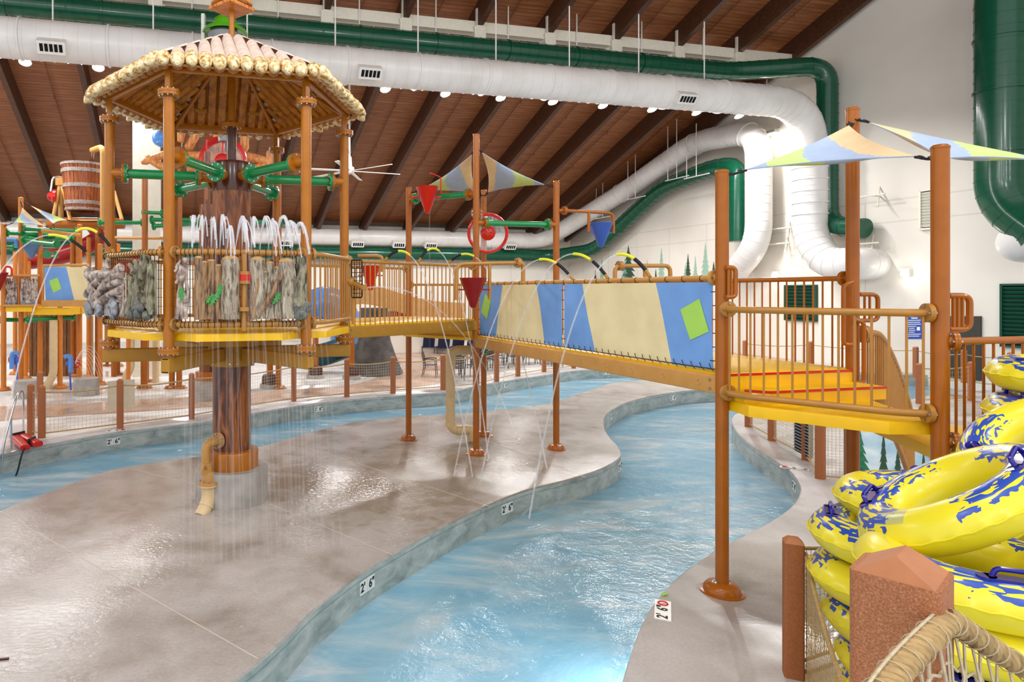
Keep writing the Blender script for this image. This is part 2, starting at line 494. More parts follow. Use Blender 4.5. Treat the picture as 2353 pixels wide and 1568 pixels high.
def ductmat():
    a = N('white_spiral_duct_paint'); a.set(Roughness=.3)
    f = a.noise(a.coord(), .8, 4)
    g = a.noise(a.coord(), .35, 2)
    col = a.ramp(f, [(.3, '#D6D2CF'), (.6, '#E6E3E1')])
    a.l(col, a.b.inputs['Base Color'])
    return a.m
duct_w = ductmat()
def tubemat():
    a = N('printed_inflatable_vinyl'); a.set(Roughness=.32, Coat_Weight=.25, Coat_Roughness=.2, Subsurface_Weight=0)
    tc = a.n('ShaderNodeTexCoord'); z = a.n('ShaderNodeSeparateXYZ'); a.l(tc.outputs['Object'], z.inputs[0])
    x, y, h = z.outputs
    rad = a.mathn('SQRT', a.mathn('ADD', a.mathn('MULTIPLY', x, x), a.mathn('MULTIPLY', y, y)))
    ang = a.mathn('ARCTAN2', y, x)
    # stretched streaks along the ring
    cb = a.n('ShaderNodeCombineXYZ'); a.l(a.mathn('MULTIPLY', a.mathn('ABSOLUTE', ang), 2.6), cb.inputs[0]); a.l(a.mathn('MULTIPLY', rad, 30), cb.inputs[1])
    a.l(a.mathn('SIGN', ang), cb.inputs[2])
    st = a.noise(cb.outputs[0], 1.7, 0, .5, .5)
    cb2 = a.n('ShaderNodeCombineXYZ'); a.l(a.mathn('MULTIPLY', ang, 5), cb2.inputs[0]); a.l(a.mathn('MULTIPLY', rad, 12), cb2.inputs[1])
    wob = a.noise(cb2.outputs[0], 1.6, 1)
    # the two printed arcs: centred on the angles +-90 degrees
    arc = a.mathn('SUBTRACT', 1.0, a.mathn('DIVIDE', a.mathn('ABSOLUTE', a.mathn('SUBTRACT', a.mathn('ABSOLUTE', ang), PI/2)), 1.28))
    rw = a.mathn('SUBTRACT', 1.0, a.mathn('DIVIDE', a.mathn('ABSOLUTE', a.mathn('SUBTRACT', rad, .435)), .135))
    e = a.mathn('ADD', a.mathn('MINIMUM', a.mathn('MULTIPLY', arc, 1.5), rw), a.mathn('MULTIPLY', a.mathn('SUBTRACT', wob, .5), .9))
    solid = a.mathn('GREATER_THAN', e, .16)
    gap = a.mathn('LESS_THAN', st, .575)
    up = a.mathn('GREATER_THAN', h, .02)
    m = a.mathn('MULTIPLY', a.mathn('MULTIPLY', solid, gap), up)
    # grey print of the warning text
    la = a.mathn('LESS_THAN', a.mathn('ABSOLUTE', a.mathn('SUBTRACT', ang, 2.75)), .22)
    lr = a.mathn('LESS_THAN', a.mathn('ABSOLUTE', a.mathn('SUBTRACT', rad, .46)), .055)
    ln = a.mathn('GREATER_THAN', a.mathn('FRACT', a.mathn('MULTIPLY', rad, 110)), .42)
    lab = a.mathn('MULTIPLY', a.mathn('MULTIPLY', a.mathn('MULTIPLY', la, lr), up), a.mathn('ADD', .35, a.mathn('MULTIPLY', ln, .45)))
    c = a.mix(m, '#EEE02C', '#274FB4')
    a.l(a.mix(a.mathn('MULTIPLY', lab, a.mathn('SUBTRACT', 1.0, m)), c, '#8FA08A'), a.b.inputs['Base Color'])
    return a.m
tube_m = tubemat()
handle_m = paint('dark_blue_vinyl', '#1C1A8C', .25, .05, coat=.4)
def murmat():
    a = N('painted_sky_board'); a.set(Roughness=.5)
    z = a.n('ShaderNodeSeparateXYZ'); a.l(a.coord(), z.inputs[0])
    f = a.noise(a.coord((1, 1, 2)), 1.5, 4)
    a.l(a.ramp(f, [(.35, '#8CB7D2'), (.5, '#B4D3E3'), (.66, '#DCEAF0')]), a.b.inputs['Base Color']); return a.m
mural_m = murmat()
tree_d = paint('painted_dark_spruce', '#35543F', .7, .1, sc=8)
tree_l = paint('painted_pale_spruce', '#97B9A6', .7, .05, sc=8)
tree_g = paint('painted_brush_green', '#2F7A55', .6, .2, sc=12)
screen_m = paint('beige_screen_board', '#C9BDA8', .7, .05)
sheet_m = jetmat('clear_spinning_disc_plastic', .3)
# ================================================================== THE HALL
UW, VW = 28.0, 44.5
# gable wall (right)
m = MB()
prof = [(-8, -.5), (VW, -.5), (VW, roofz(VW) + .3), (8, roofz(8) + .3), (-8, roofz(8) + .3)]
a = [UV(UW, v, z) for v, z in prof]; b = [UV(UW + .4, v, z) for v, z in prof]; n = len(a)
m.add(a + b, [list(range(n)), list(range(n, 2*n))[::-1]] + [(i, n+i, n+(i+1) % n, (i+1) % n) for i in range(n)])
wr = struct('wall_right', m, wall_m)
m = MB()
for u0, u1 in ((-45, UW),):
    m.box(UV((u0+u1)/2, VW + .2, 4.1), (u1-u0, .4, 9.2), rz=TH)
wb = struct('wall_back', m, wall_m)
# roof deck
m = MB()
vs = [UV(u, v, roofz(v) + dz) for dz in (0, .3) for u, v in ((-40, 4), (UW + .4, 4), (UW + .4, VW + .5), (-40, VW + .5))]
m.add(vs, [(0, 1, 2, 3), (7, 6, 5, 4), (0, 4, 5, 1), (1, 5, 6, 2), (2, 6, 7, 3), (3, 7, 4, 0)])
struct('ceiling', m, roof_m)
# glulam rafters, spaced 3.2 m
for k in range(-11, 5):
    u = 14.8 + 3.2 * k
    if u > UW - .2: continue
    m = MB()
    up = V((0, 0, 1))
    A, B = UV(u, 6, roofz(6) - .47), UV(u, VW - .05, roofz(VW) - .47)
    m.beam(A, B, .24, .95)
    o = struct('ceiling_rafter', m, beam_m, smooth=False)
    m = MB(); uu = u + 1.6
    if uu < UW - .3:
        m.cyl(UV(uu, 8, roofz(8) - .12), UV(uu, VW - 1, roofz(VW - 1) - .12), .022, n=6)
        for q in range(10):
            v = 10 + 3.4*q + (k % 3); m.cyl(UV(uu, v, roofz(v) - .12), UV(uu, v, roofz(v) - .3), .02, n=5)
        solo('sprinkler_pipe', m, paint('brown_sprinkler_pipe', '#7A4428', .5, .04) if k == -11 else bpy.data.materials['brown_sprinkler_pipe'],
             'thin brown sprinkler pipe running down the roof deck between two rafters', 'pipe', 'sprinkler pipes under the roof')
# cream steel girder and its knee brackets
VG = 25.2
m = MB()
m.box(UV(-6, VG, 14.15), (68, .28, .46), rz=TH)
m.box(UV(-6, VG, 13.93), (68, .42, .05), rz=TH)
struct('ceiling_girder', m, cream_st, smooth=False)
for k in range(-8, 4):
    u = 14.8 + 3.2 * k; m = MB()
    m.box(UV(u, VG - .05, 13.75), (.5, .5, .75), rz=TH)
    m.box(UV(u, VG - .25, 14.4), (.34, .12, .9), rz=TH)
    m.beam(UV(u + (.2 if k < 1 else -.2), VG, 13.8), UV(u + (1.5 if k < 1 else -1.5), VG + .3, 12.6), .16, .16)
    struct('ceiling_bracket', m, cream_st, smooth=False)
# square column behind the canopy
pc = UV(-1.58, 26.5)
m = MB(); m.box((pc.x, pc.y, 6.9), (1.0, 1.0, 13.8), rz=TH); m.box((pc.x, pc.y, .15), (1.05, 1.05, .3), rz=TH)
struct('pillar_cream', m, cream_st, smooth=False)
# eave soffit / purlin along the far wall
m = MB(); m.box(UV(-8, VW - .25, 8.02), (72, .5, .35), rz=TH); struct('trim_1', m, beam_m, smooth=False)
# rafter haunches at the eave
m = MB(); m.box(UV(-8, VW - .1, 7.2), (72, .12, 1.3), rz=TH); struct('trim_2', m, cream_st, smooth=False)

# ------------------------------------------------------------------ ducts
def duct(name, label, pts, r, mats, group=None, bands=(), vents=(), hang=(), rb=1.0, extra=None, ribs=.42):
    t = thing(name, label, 'duct', tuple(pts[0]), group)
    path = bend(pts, rb, 8)
    m = MB(); m.tube(path, r, 28)
    # spiral seam rings
    L = 0; ring = MB()
    for i in range(len(path) - 1):
        a, b = path[i], path[i+1]; d = (b-a); l = d.length
        while L < l and ribs:
            p = a + d * (L / l); dd = d.normalized()
            ring.lathe([(r*.99, -.012), (r + .012, -.012), (r + .012, .012), (r*.99, .012)], p, 28, dd, caps=False)
            L += ribs
        L -= l
    tb = part('tube', m, mats, t)
    part('seam', ring, mats, t) if ribs else None
    for (i, f) in bands:
        p = path[i] + (path[i+1] - path[i]) * f; d = (path[i+1] - path[i]).normalized(); bm = MB()
        bm.lathe([(r, -.03), (r + .045, -.03), (r + .045, .03), (r, .03)], p, 28, d, caps=False)
        part('band', bm, mats, t)
    for p in hang:
        h = MB(); h.cyl(p, V((p.x, p.y, p.z + 4.2)) if len(p) == 3 else p, .028, n=6); part('hanger_rod', h, white, t)
    for (p, d) in vents:     # register boxes facing direction d
        vb = MB(); d = V(d).normalized(); sx = V((UX, UY, 0)); M = Matrix((sx, d, sx.cross(d))).transposed()
        vb.box(p + d*.12, (.85, .34, .42), M=M)
        vo = part('vent_box', vb, white, t)
        g = MB()
        for q in range(5):
            g.box(p + d*.295 + sx * (-.29 + .145*q), (.10, .02, .24), M=M)
        sub('louvre_slot', g, nothing, vo, 'black slots')
    return t
zD = 11.55; vD = 23.5
a1 = UV(-30, vD, zD)
el = UV(UW - 1.25, vD, zD)
bt = V((el.x, el.y, 4.85))
bt = onU(1837, 548, UW - 1.25); bt = V((el.x, el.y, bt.z)); md = onU(1900, 606, UW - 1.2); end = onU(1962, 606, UW - 1.1)
vt = []
for px in (128, 838, 1548):
    q = onV(px, 100, vD); u = q.x*UX + q.y*UY
    vt.append((UV(u, vD, zD) + V((.14, -.55, -.32)), (UY*.8, -UX*.8, -.6)))
hg = [UV(-14 + 3.2*i, vD, zD + .6) for i in range(12)]
d1 = duct('air_duct', 'largest white round duct running under the roof and down the right wall', [a1, el, bt, md, end, UV(UW, (-end.x*UY+end.y*UX), end.z)], .66, [duct_w], hang=hg, vents=vt, bands=tuple((0, .40 + .05*i) for i in range(12)) + tuple((9, .1 + .16*i) for i in range(6)), rb=2.0)
g0, g1 = UV(-30, 25.0, 13.3), UV(UW - 4.2, 25.0, 13.25)
g2 = onU(1885, 150, UW - .9); g3 = V((g2.x + .35, g2.y + .05, onU(1925, 515, UW - .9).z))
g2 = V((g3.x, g3.y, g2.z)); g4 = onU(1988, 525, UW - .6)
duct('air_duct', 'long dark green duct above the largest white duct, dropping beside it', [g0, g1, g2, g3, g4], .41, [duct_g], hang=[UV(-14 + 3.2*i + 1.3, 25.0, 13.6) for i in range(12)], bands=tuple((0, .45 + .06*i) for i in range(9)), rb=.9)
# second white duct: along the far wall, up the roof slope, down the right wall
U2 = UW - 1.1
w = [UV(-40, VW - 1.0, onV(1000, 549, VW - 1).z), UV(U2 - 1.6, VW - 1.0, onV(1000, 549, VW - 1).z)]
w2 = [onU(1440, 436, U2), onU(1600, 325, U2), onU(1743, 300, U2)]
w3 = onU(1743, 560, U2); w4 = onU(1690, 625, U2 + .3)
duct('air_duct', 'white duct climbing the right wall under the roof slope beside a green one', w + w2 + [w3, w4], .58, [duct_w], rb=1.3, bands=((0, .3), (0, .6), (0, .8), (12, .5), (22, .5), (30, .4)),
     vents=[(UV(u, VW - 1.62, 6.55), (UY*.8, -UX*.8, -.5)) for u in (6.2, 11.0, 13.9, 16.2, 22.2)])
zg = onV(1000, 584, VW - 1.3).z
w = [UV(-40, VW - .9, zg), UV(U2 - 1.0, VW - .9, zg), onU(1365, 575, U2 + .2), onU(1520, 432, U2 + .2), onU(1640, 385, U2 + .2), onU(1696, 380, U2 + .2), onU(1696, 555, U2 + .2)]
duct('air_duct', 'dark green duct under the climbing white duct on the right wall', w, .45, [duct_g], rb=1.0, ribs=.5)
# big duct at the right edge of the frame
r0, r1, r2, r3 = onU(2470, -60, UW - 1.6), onU(2299, 0, UW - 1.6), onU(2299, 466, UW - 1.6), onU(2400, 540, UW - 1.5)
r1 = V((r2.x, r2.y, r1.z + 1.2)); r0 = r1 + V((UY*3.5, -UX*3.5, .9))
duct('air_duct', 'thick dark green duct hanging nearest on the bare right wall', [r0, r1, r2, r3], .67, [duct_g], rb=1.3, bands=((4, .3), (9, .2), (9, .5), (9, .85)))
e0, e1, e2 = onU(2440, 505, UW - 1.5), onU(2322, 562, UW - 1.5), onU(2345, 570, UW)
duct('air_duct', 'cream duct elbow turning into the right wall below the thick green duct', [e0, e1, UV(UW, -e1.x*UY + e1.y*UX, e1.z)], .6, [duct_w], rb=.9, ribs=0, bands=((0, .5),))
# wall brackets
for (x, y) in ((1790, 560), (1795, 525), (1880, 460), (1985, 560), (2000, 450)):
    q = onU(x, y, UW - .5); m = MB()
    m.cyl(q, UV(UW, -q.x*UY+q.y*UX, q.z), .03, n=6); m.cyl(q + V((.3*UY, -.3*UX, -.5)), UV(UW, -q.x*UY+q.y*UX, q.z + .4), .03, n=6)
    m.cyl(q + V((.6*UY, -.6*UX, 0)), q - V((.6*UY, -.6*UX, 0)), .035, n=6)
    solo('duct_bracket', m, cream_st, {1790: 'lower cream strut bracket between the two white drops', 1795: 'upper cream strut bracket between the two white drops', 1880: 'cream strut bracket between white drop and long green drop',
         1985: 'cream strut bracket under the curled end of the long green duct', 2000: 'cream strut bracket right of the long green drop'}[x], 'bracket')
# trapeze hangers on the sloping ducts
for i, (x, y, x2, y2) in enumerate(((1385, 500, 1372, 420), (1460, 455, 1440, 380), (1555, 410, 1540, 300), (1600, 405, 1590, 330))):
    q, r = onU(x, y, U2 - .6), onU(x2, y2, U2 - .6)
    m = MB(); m.cyl(q + V((-.9*UY, .9*UX, 0)), q - V((-.9*UY, .9*UX, 0)), .03, n=6); m.cyl(q, V((q.x, q.y, r.z + 1.0)), .022, n=6)
    m.cyl(q + V((-.7*UY, .7*UX, 0)), V((q.x-.7*UY, q.y+.7*UX, r.z + .4)), .022, n=6)
    solo('trapeze_hanger', m, white, ['lowest white trapeze hanger of the climbing green duct', 'second white trapeze hanger up the climbing green duct', 'white trapeze hanger near the top of the climbing ducts', 'topmost white trapeze hanger beside the green duct elbow'][i], 'hanger')
# ------------------------------------------------------------------ cable tray and floodlights under the white duct
m = MB(); vL = 25.4
for dv in (-.3, .3): m.box(UV(-2, vL + dv, 11.75), (57, .05, .12), rz=TH)
for i in range(44): m.box(UV(-28 + 1.28*i, vL, 11.72), (.05, .7, .05), rz=TH)
for i in range(18): m.cyl(UV(-28 + 3.2*i, vL, 11.8), UV(-28 + 3.2*i, vL, 14), .02, n=5)
solo('cable_tray', m, cream_st, 'long cream cable tray carrying the row of floodlights', 'cable tray', smooth=False)
LAMPX = [58, 226, 885, 1023, 1150, 1270, 1385, 1498, 1600, 1698]
proto = None
names = ['first floodlight from the left edge, under the white duct', 'floodlight just left of the thatched canopy', 'floodlight under the vent right of the canopy', 'floodlight third right of the canopy tip, over the brown roof',
         'floodlight above the tall mast of the sail', 'floodlight over the right slope of the sail', 'floodlight fourth from the right end of the row', 'floodlight third from the right end of the row', 'second floodlight from the right end of the row', 'last floodlight of the row, nearest the white elbow']
names[3] = 'second floodlight right of the canopy, over the brown roof'
lamp_pts = []
for i, x in enumerate(LAMPX):
    q = onV(x, 200, vL); u = q.x*UX + q.y*UY; c0 = UV(u, vL, 11.45)
    lamp_pts.append(c0)
    if proto is None:
        t = thing('floodlight', names[0], 'lamp', (0, 0, 0), 'floodlights along the white duct')
        dn = V((UY*.35, -UX*.35, -.75)).normalized()
        hb = MB(); hb.lathe([(.03, -.22), (.10, -.2), (.14, -.08), (.21, .02), (.22, .06), (.20, .06)], (0, 0, 0), 20, dn); part('housing', hb, white, t)
        le = MB(); le.lathe([(.19, .055), (.14, .09), (.02, .1)], (0, 0, 0), 20, dn); part('lens', le, lamp_e, t, 'glowing lens')
        br = MB(); br.tube([(-.22, 0, 0), (-.24, 0, .25), (.24, 0, .25), (.22, 0, 0)], .015, 6); br.cyl((0, 0, .25), (0, 0, .34), .02, n=6); part('yoke', br, steel, t)
        t.location = c0; proto = t
    else: dup(proto, c0, label=names[i])
# wall lamps
for i, (x, y) in enumerate(((1780, 634), (2078, 630))):
    q = onU(x, y, UW - .22)
    t = thing('wall_lamp', ['round wall lamp left of the second sail mast', 'round wall lamp right of the second sail mast, above the blue sign'][i], 'lamp', tuple(q), 'wall lamps')
    m = MB(); m.box(q + V((UX*.12, UY*.12, .05)), (.2, .3, .3), rz=TH); part('housing', m, white, t)
    m = MB(); m.ball(q, (.13, .13, .13)); part('lens', m, wall_e, t, 'glowing globe')
q = onU(1775, 315, UW - .4)
t = thing('wall_floodlight', 'floodlight between the two white drops at the top of the right wall', 'lamp', tuple(q))
m = MB(); m.box(q + V((0, 0, .25)), (.3, .5, .15), rz=TH); m.cyl(q + V((0, 0, .3)), q + V((UX*.4, UY*.4, .5)), .03); part('housing', m, steel, t)
m = MB(); m.box(q + V((0, 0, .15)), (.24, .42, .06), rz=TH); part('lens', m, wall_e, t, 'glowing lens')
# ------------------------------------------------------------------ on the right wall
def wall_rect(x0, y0, x1, y1, dep):
    a, b, c, d = onU(x0, y1, UW - .002), onU(x1, y1, UW - .002), onU(x1, y0, UW - .002), onU(x0, y0, UW - .002)
    return a, b, c, d, V((-UX, -UY, 0))
def louvre(label, x0, y0, x1, y1, fm, ns, cat_='louvre'):
    a, b, c, d, nn = wall_rect(x0, y0, x1, y1, .1)
    va, vb = (-a.x*UY + a.y*UX), (-b.x*UY + b.y*UX); z0 = (a.z + b.z)/2; z1 = (c.z + d.z)/2
    t = thing('wall_louvre', label, cat_, tuple(a))
    m = MB()
    for (v0, v1, q0, q1) in ((va, vb, z0, z0+.07), (va, vb, z1-.07, z1)): m.box(UV(UW-.06, (v0+v1)/2, (q0+q1)/2), (.12, abs(v1-v0), q1-q0), rz=TH)
    for v in (va, vb): m.box(UV(UW-.06, v, (z0+z1)/2), (.12, .07, z1-z0), rz=TH)
    part('frame', m, fm, t, smooth=False)
    m = MB(); m.box(UV(UW-.015, (va+vb)/2, (z0+z1)/2), (.03, abs(vb-va), z1-z0), rz=TH); part('backing', m, nothing, t, 'black recess')
    for i in range(ns):
        z = z0 + .1 + (z1-z0-.2)*(i+.5)/ns
        m = MB(); R = Matrix.Rotation(TH, 3, 'Z') @ Matrix.Rotation(math.radians(-35), 3, 'Y')
        m.box(UV(UW-.06, (va+vb)/2, z), (.02, abs(vb-va)-.06, (z1-z0)/ns*.85), M=R); part('slat', m, fm, t, smooth=False)
louvre('green louvre behind the balusters left of the second sail mast', 1807, 655, 1878, 738, louvre_m, 9)
louvre('large green louvre at the right edge of the right wall', 2305, 652, 2400, 800, louvre_m, 14)
louvre('cream louvre high on the right wall beside the tall front mast', 2118, 435, 2152, 528, cream_st, 12)
a, b, c, d, nn = wall_rect(2085, 725, 2121, 779, .02)
t = thing('rules_sign', 'blue rules sign with white lines on the right wall', 'sign', tuple(a))
m = MB(); m.plate([a, b, c, d], .03, nn); part('panel', m, sign_b, t, smooth=False)
m = MB(); ex, ez = (b - a), (d - a)
for r, (f0, f1) in enumerate(((.2, .8), (.3, .7), (.1, .9), (.1, .85), (.1, .9), (.1, .6), (.15, .5), (.15, .55), (.15, .5), (.1, .9), (.1, .8))):
    p = a + ez * (.93 - .083*r); h = ez * (.03 if r > 1 else .05)
    m.plate([p + ex*f0, p + ex*f1, p + ex*f1 + h, p + ex*f0 + h], .036, nn)
m.plate([a + ex*.65 + ez*.35, a + ex*.85 + ez*.35, a + ex*.85 + ez*.5, a + ex*.65 + ez*.5], .036, nn)
part('lettering', m, white, t, 'white print')
a, b, c, d, nn = wall_rect(2176, 727, 2256, 842, .1)
m = MB(); m.plate([V((a.x, a.y, 0)), V((b.x, b.y, 0)), c, d], .06, nn); dd = struct('door_1', m, door_m, smooth=False)
m = MB(); p = a.lerp(c, .48); m.box(p + nn*.1, (.04, .06, .3), rz=TH); sub('door_handle', m, steel, dd)
# painted spruces on the right wall
def spruce(cx, ytop, ybot, wpx, mt, nm='painted_spruce'):
    n = 7; pts = []
    for s_ in (1, -1):
        seq = []
        for i in range(n):
            f0 = (i + 1) / n
            wv = wpx * f0**1.1 / 2 * (1 + .12*math.sin(i*2.3 + cx))
            seq.append((cx + s_*wv, ytop + (ybot-ytop)*f0))
            if i < n - 1: seq.append((cx + s_*wv*.42, ytop + (ybot-ytop)*(f0 - .03)))
        pts += seq if s_ == 1 else seq[::-1]
    pts = [(cx, ytop)] + pts
    m = MB(); q = [onU(x, y, UW - .004) for x, y in pts]
    ctr = onU(cx, (ytop+ybot)/2, UW - .004); k = len(q)
    nn = V((-UX, -UY, 0)) * .012
    m.prism([(-(p.x)*UY + p.y*UX, p.z) for p in q], 0, .012)
    m.v = [tuple(UV(UW - .002 - z_, v_, zz)) for v_, zz, z_ in m.v]
    sub(nm, m, mt, wr)
for t_ in ((1383, 590, 645, 12, tree_l), (1368, 620, 645, 8, tree_d), (1436, 593, 646, 20, tree_l), (1487, 597, 640, 14, tree_l), (1520, 570, 642, 20, tree_l), (1507, 618, 645, 8, tree_d),
           (1444, 564, 648, 40, tree_d), (1598, 588, 642, 14, tree_l), (1581, 583, 640, 17, tree_d), (1575, 606, 640, 10, tree_l), (1621, 558, 640, 26, tree_l), (1640, 601, 640, 16, tree_d), (1645, 610, 640, 12, tree_l)):
    spruce(*t_)
# ceiling fan, at rest
q = P(803, 388, 30.0)
t = thing('ceiling_fan', 'large white ceiling fan hanging right of the canopy', 'fan', tuple(q))
m = MB(); m.cyl(q, V((q.x, q.y, roofz(29) - .3)), .045, n=8); part('downrod', m, white, t)
m = MB(); m.lathe([(.05, -.25), (.2, -.2), (.22, .05), (.12, .12), (.1, .5), (.05, .6)], q, 16); part('motor', m, white, t)
for i in range(6):
    a_ = .3 + i * PI/3; d = V((math.cos(a_), math.sin(a_), 0)); m = MB()
    m.beam(q + d*.2 + V((0, 0, -.1)), q + d*2.45 + V((0, 0, -.12)), .17, .03, up=V((d.y*.2, -d.x*.2, 1))); part('blade', m, white, t)
for k, (a_, L) in enumerate(((.5, 6), (2.6, 6), (4.4, 6))):
    m = MB(); m.cyl(q + V((0, 0, .6)), q + V((math.cos(a_)*2, math.sin(a_)*2, 4.5)), .012, n=4); part('guy_wire', m, steel, t)
# ================================================================== GROUND, RIVER, ISLAND
ZW = -.42
def GP(l): return [G(x, y) for x, y in l]
outer_px = [(-160, 1052), (-20, 1046), (5, 1042), (20, 1039), (43, 1034), (102, 1021), (179, 1007), (255, 994), (383, 978), (485, 966), (600, 945), (713, 928), (802, 917), (930, 907), (1032, 899), (1108, 884), (1185, 871), (1261, 860), (1310, 852), (1387, 847), (1476, 846), (1600, 847), (1750, 851), (1900, 857), (2100, 861), (2500, 866)]
oc = cat(GP(outer_px), 5)
isl_bot = [(430, 1700), (540, 1566), (596, 1518), (662, 1458), (723, 1397), (830, 1316), (899, 1274), (987, 1225), (1082, 1177), (1197, 1129), (1293, 1104), (1369, 1081), (1415, 1058), (1427, 1043), (1419, 1024), (1400, 1003), (1388, 980), (1390, 957), (1408, 940), (1446, 922), (1500, 909), (1571, 898), (1650, 893), (1750, 893), (1850, 892)]
isl_top = [(1885, 880), (1800, 868), (1650, 865), (1560, 868), (1465, 875), (1408, 880), (1369, 892), (1312, 911), (1273, 924), (1195, 937), (1123, 943), (1087, 947), (1025, 952), (930, 957), (815, 970), (700, 997), (605, 1024), (469, 1047), (277, 1075), (170, 1109), (64, 1147), (0, 1173), (-120, 1230), (-330, 1360)]
ib = cat(GP(isl_bot), 6); it = cat(GP(isl_top), 5)
rd_px = [(1405, 1690), (1430, 1560), (1470, 1440), (1505, 1380), (1560, 1322), (1598, 1294), (1651, 1258), (1740, 1214), (1794, 1182), (1826, 1154), (1839, 1125), (1832, 1103), (1810, 1077), (1772, 1052), (1730, 1026), (1698, 998), (1684, 976), (1682, 960), (1700, 948), (1760, 950), (1900, 964), (2010, 962), (2060, 928), (2150, 907), (2300, 895), (2500, 890)]
rc = cat(GP(rd_px), 6)
fl = MB()
fl.prism([(p.x, p.y) for p in oc] + [tuple(UV(34, 30)[:2]), tuple(UV(29, 46)[:2]), tuple(UV(-46, 46)[:2]), tuple(UV(-46, 18)[:2])], -1.3, 0, .035)
fl.m = [1 if abs(fl.v[f[0]][2] - fl.v[f[2]][2]) > .3 else 0 for f in fl.f]
struct('floor', fl, [deck_m, pwall_m])
fl = MB()
fl.prism([(p.x, p.y) for p in ib] + [(p.x, p.y) for p in it] + [(-12, 5.0), (-12, 1.0), (-1.0, 1.0)], -1.3, 0, .035)
fl.m = [1 if abs(fl.v[f[0]][2] - fl.v[f[2]][2]) > .3 else 0 for f in fl.f]
isl = struct('floor_island', fl, [isle_m, pwall_m])
fl = MB()
fl.prism([(p.x, p.y) for p in rc] + [(30, 14), (30, -4), (1.5, -4)], -1.3, 0, .035)
fl.m = [1 if abs(fl.v[f[0]][2] - fl.v[f[2]][2]) > .3 else 0 for f in fl.f]
struct('floor_right', fl, [deck_m, pwall_m])
m = MB(); m.box((4, 14, -1.32), (60, 34, .1)); struct('floor_pool', m, pfloor_m, smooth=False)
m = MB(); m.add([(-22, -2, ZW), (26, -2, ZW), (34, 28, ZW), (-22, 28, ZW)], [(0, 1, 2, 3)])
o = solo('river_water', m, water_m, 'pale blue river water flowing around the grey island', 'water', kind='structure', smooth=False)
del o['label']; del o['category']
# underwater lamps on the pool walls
for i, (x, y) in enumerate(((612, 990), (1352, 890), (1815, 1140), (1440, 1490))):
    pass
# saw-cut joints of the island slab
jn = MB()
for (x0, y0, x1, y1) in ((-10, 1170, 592, 1514), (305, 1079, 460, 1117), (618, 1158, 902, 1276), (690, 1022, 1127, 1165), (1110, 1010, 1345, 1097)):
    a_, b_ = G(x0, y0, .001), G(x1, y1, .001)
    d = (b_ - a_).normalized(); s_ = V((-d.y, d.x, 0)) * .008
    jn.add([a_ - s_, b_ - s_, b_ + s_, a_ + s_], [(0, 1, 2, 3)])
sub('joint', jn, joint_m, isl)
# stamped tan path and pale slabs beyond the fence
def patch(pts, mt, z, nm):
    m = MB(); q = cat(GP(pts), 4, True); m.prism([(p.x, p.y) for p in q], z - .02, z); struct(nm, m, mt, smooth=False)
patch([(-60, 940), (130, 931), (250, 925), (400, 915), (560, 905), (720, 893), (810, 885), (880, 864), (925, 848), (912, 830), (880, 812), (905, 800), (960, 797), (1090, 800), (1070, 830), (1010, 880), (900, 894), (760, 909), (600, 926), (430, 939), (250, 950), (100, 960), (-60, 972)], path_m, .012, 'floor_path')
patch([(-60, 975), (100, 962), (250, 952), (430, 941), (600, 928), (760, 911), (900, 897), (1010, 884), (1040, 889), (900, 902), (760, 915), (600, 938), (430, 958), (250, 985), (100, 1012), (40, 1022), (-60, 1034)], pale_m, .008, 'floor_apron')
patch([(-60, 930), (130, 922), (400, 906), (560, 897), (700, 886), (790, 879), (850, 864), (880, 846), (860, 828), (700, 812), (400, 815), (100, 830), (-60, 850)], pale_m, .009, 'floor_splash_pad')
patch([(1690, 800), (1900, 795), (2200, 800), (2340, 835), (2200, 838), (1900, 822), (1690, 832)], path_m, .010, 'floor_walk')
# ------------------------------------------------------------------ text helper
def text_mesh(body, size):
    cu = bpy.data.curves.new('t', 'FONT'); cu.body = body; cu.size = size; cu.align_x = 'CENTER'; cu.align_y = 'CENTER'; cu.extrude = .001; cu.offset = size*.025; cu.resolution_u = 3
    o = bpy.data.objects.new('t', cu); C.objects.link(o)
    dg = bpy.context.evaluated_depsgraph_get()
    me = bpy.data.meshes.new_from_object(o.evaluated_get(dg)); bpy.data.objects.remove(o); bpy.data.curves.remove(cu)
    return me
txt = text_mesh("2'  6\"", .14); txt.materials.clear(); txt.materials.append(ink); txt.name = 'numerals'
def near_px(curve, px, lo=-1e9, hi=1e9):
    best = None
    for i in range(len(curve) - 1):
        for k in range(8):
            p = curve[i].lerp(curve[i+1], k/8); x = CX + F*p.x/p.y; y = CY + F*(H)/p.y
            if lo < y < hi:
                e = abs(x - px)
                if best is None or e < best[0]: best = (e, p, (curve[i+1]-curve[i]).normalized())
    return best[1], best[2]
def marker(curve, px, label, lo=-1e9, hi=1e9, flip=1, z=-.19):
    p, d = near_px(curve, px, lo, hi); d = d * flip
    nn = V((d.y, -d.x, 0))
    t = thing('depth_marker', label, 'depth marker', tuple(p + V((0, 0, z))), 'depth markers on the pool walls')
    m = MB(); M = Matrix((d, V((0, 0, 1)), nn)).transposed()
    c = p + V((0, 0, z)) + nn*.004
    for s_ in (-.0785, .0785): m.box(c + d*s_, (.152, .152, .014), M=M)
    part('tile', m, tile_w, t, smooth=False)
    o = base(txt, 'numerals', t); o.matrix_basis = Matrix.Translation(c + nn*.0085) @ M.to_4x4()
    o['label'] = 'black numerals'
marker(oc, 260, 'white depth tile on the far wall nearest the red rescue buoy', z=-.22)
marker(oc, 732, 'white depth tile on the far wall right of the trunk pillar')
marker(oc, 1161, 'white depth tile on the far wall near the café chairs')
marker(oc, 1393, 'white depth tile on the far wall under the fabric-sided bridge')
marker(ib, 843, 'white depth tile on the island wall nearest the camera')
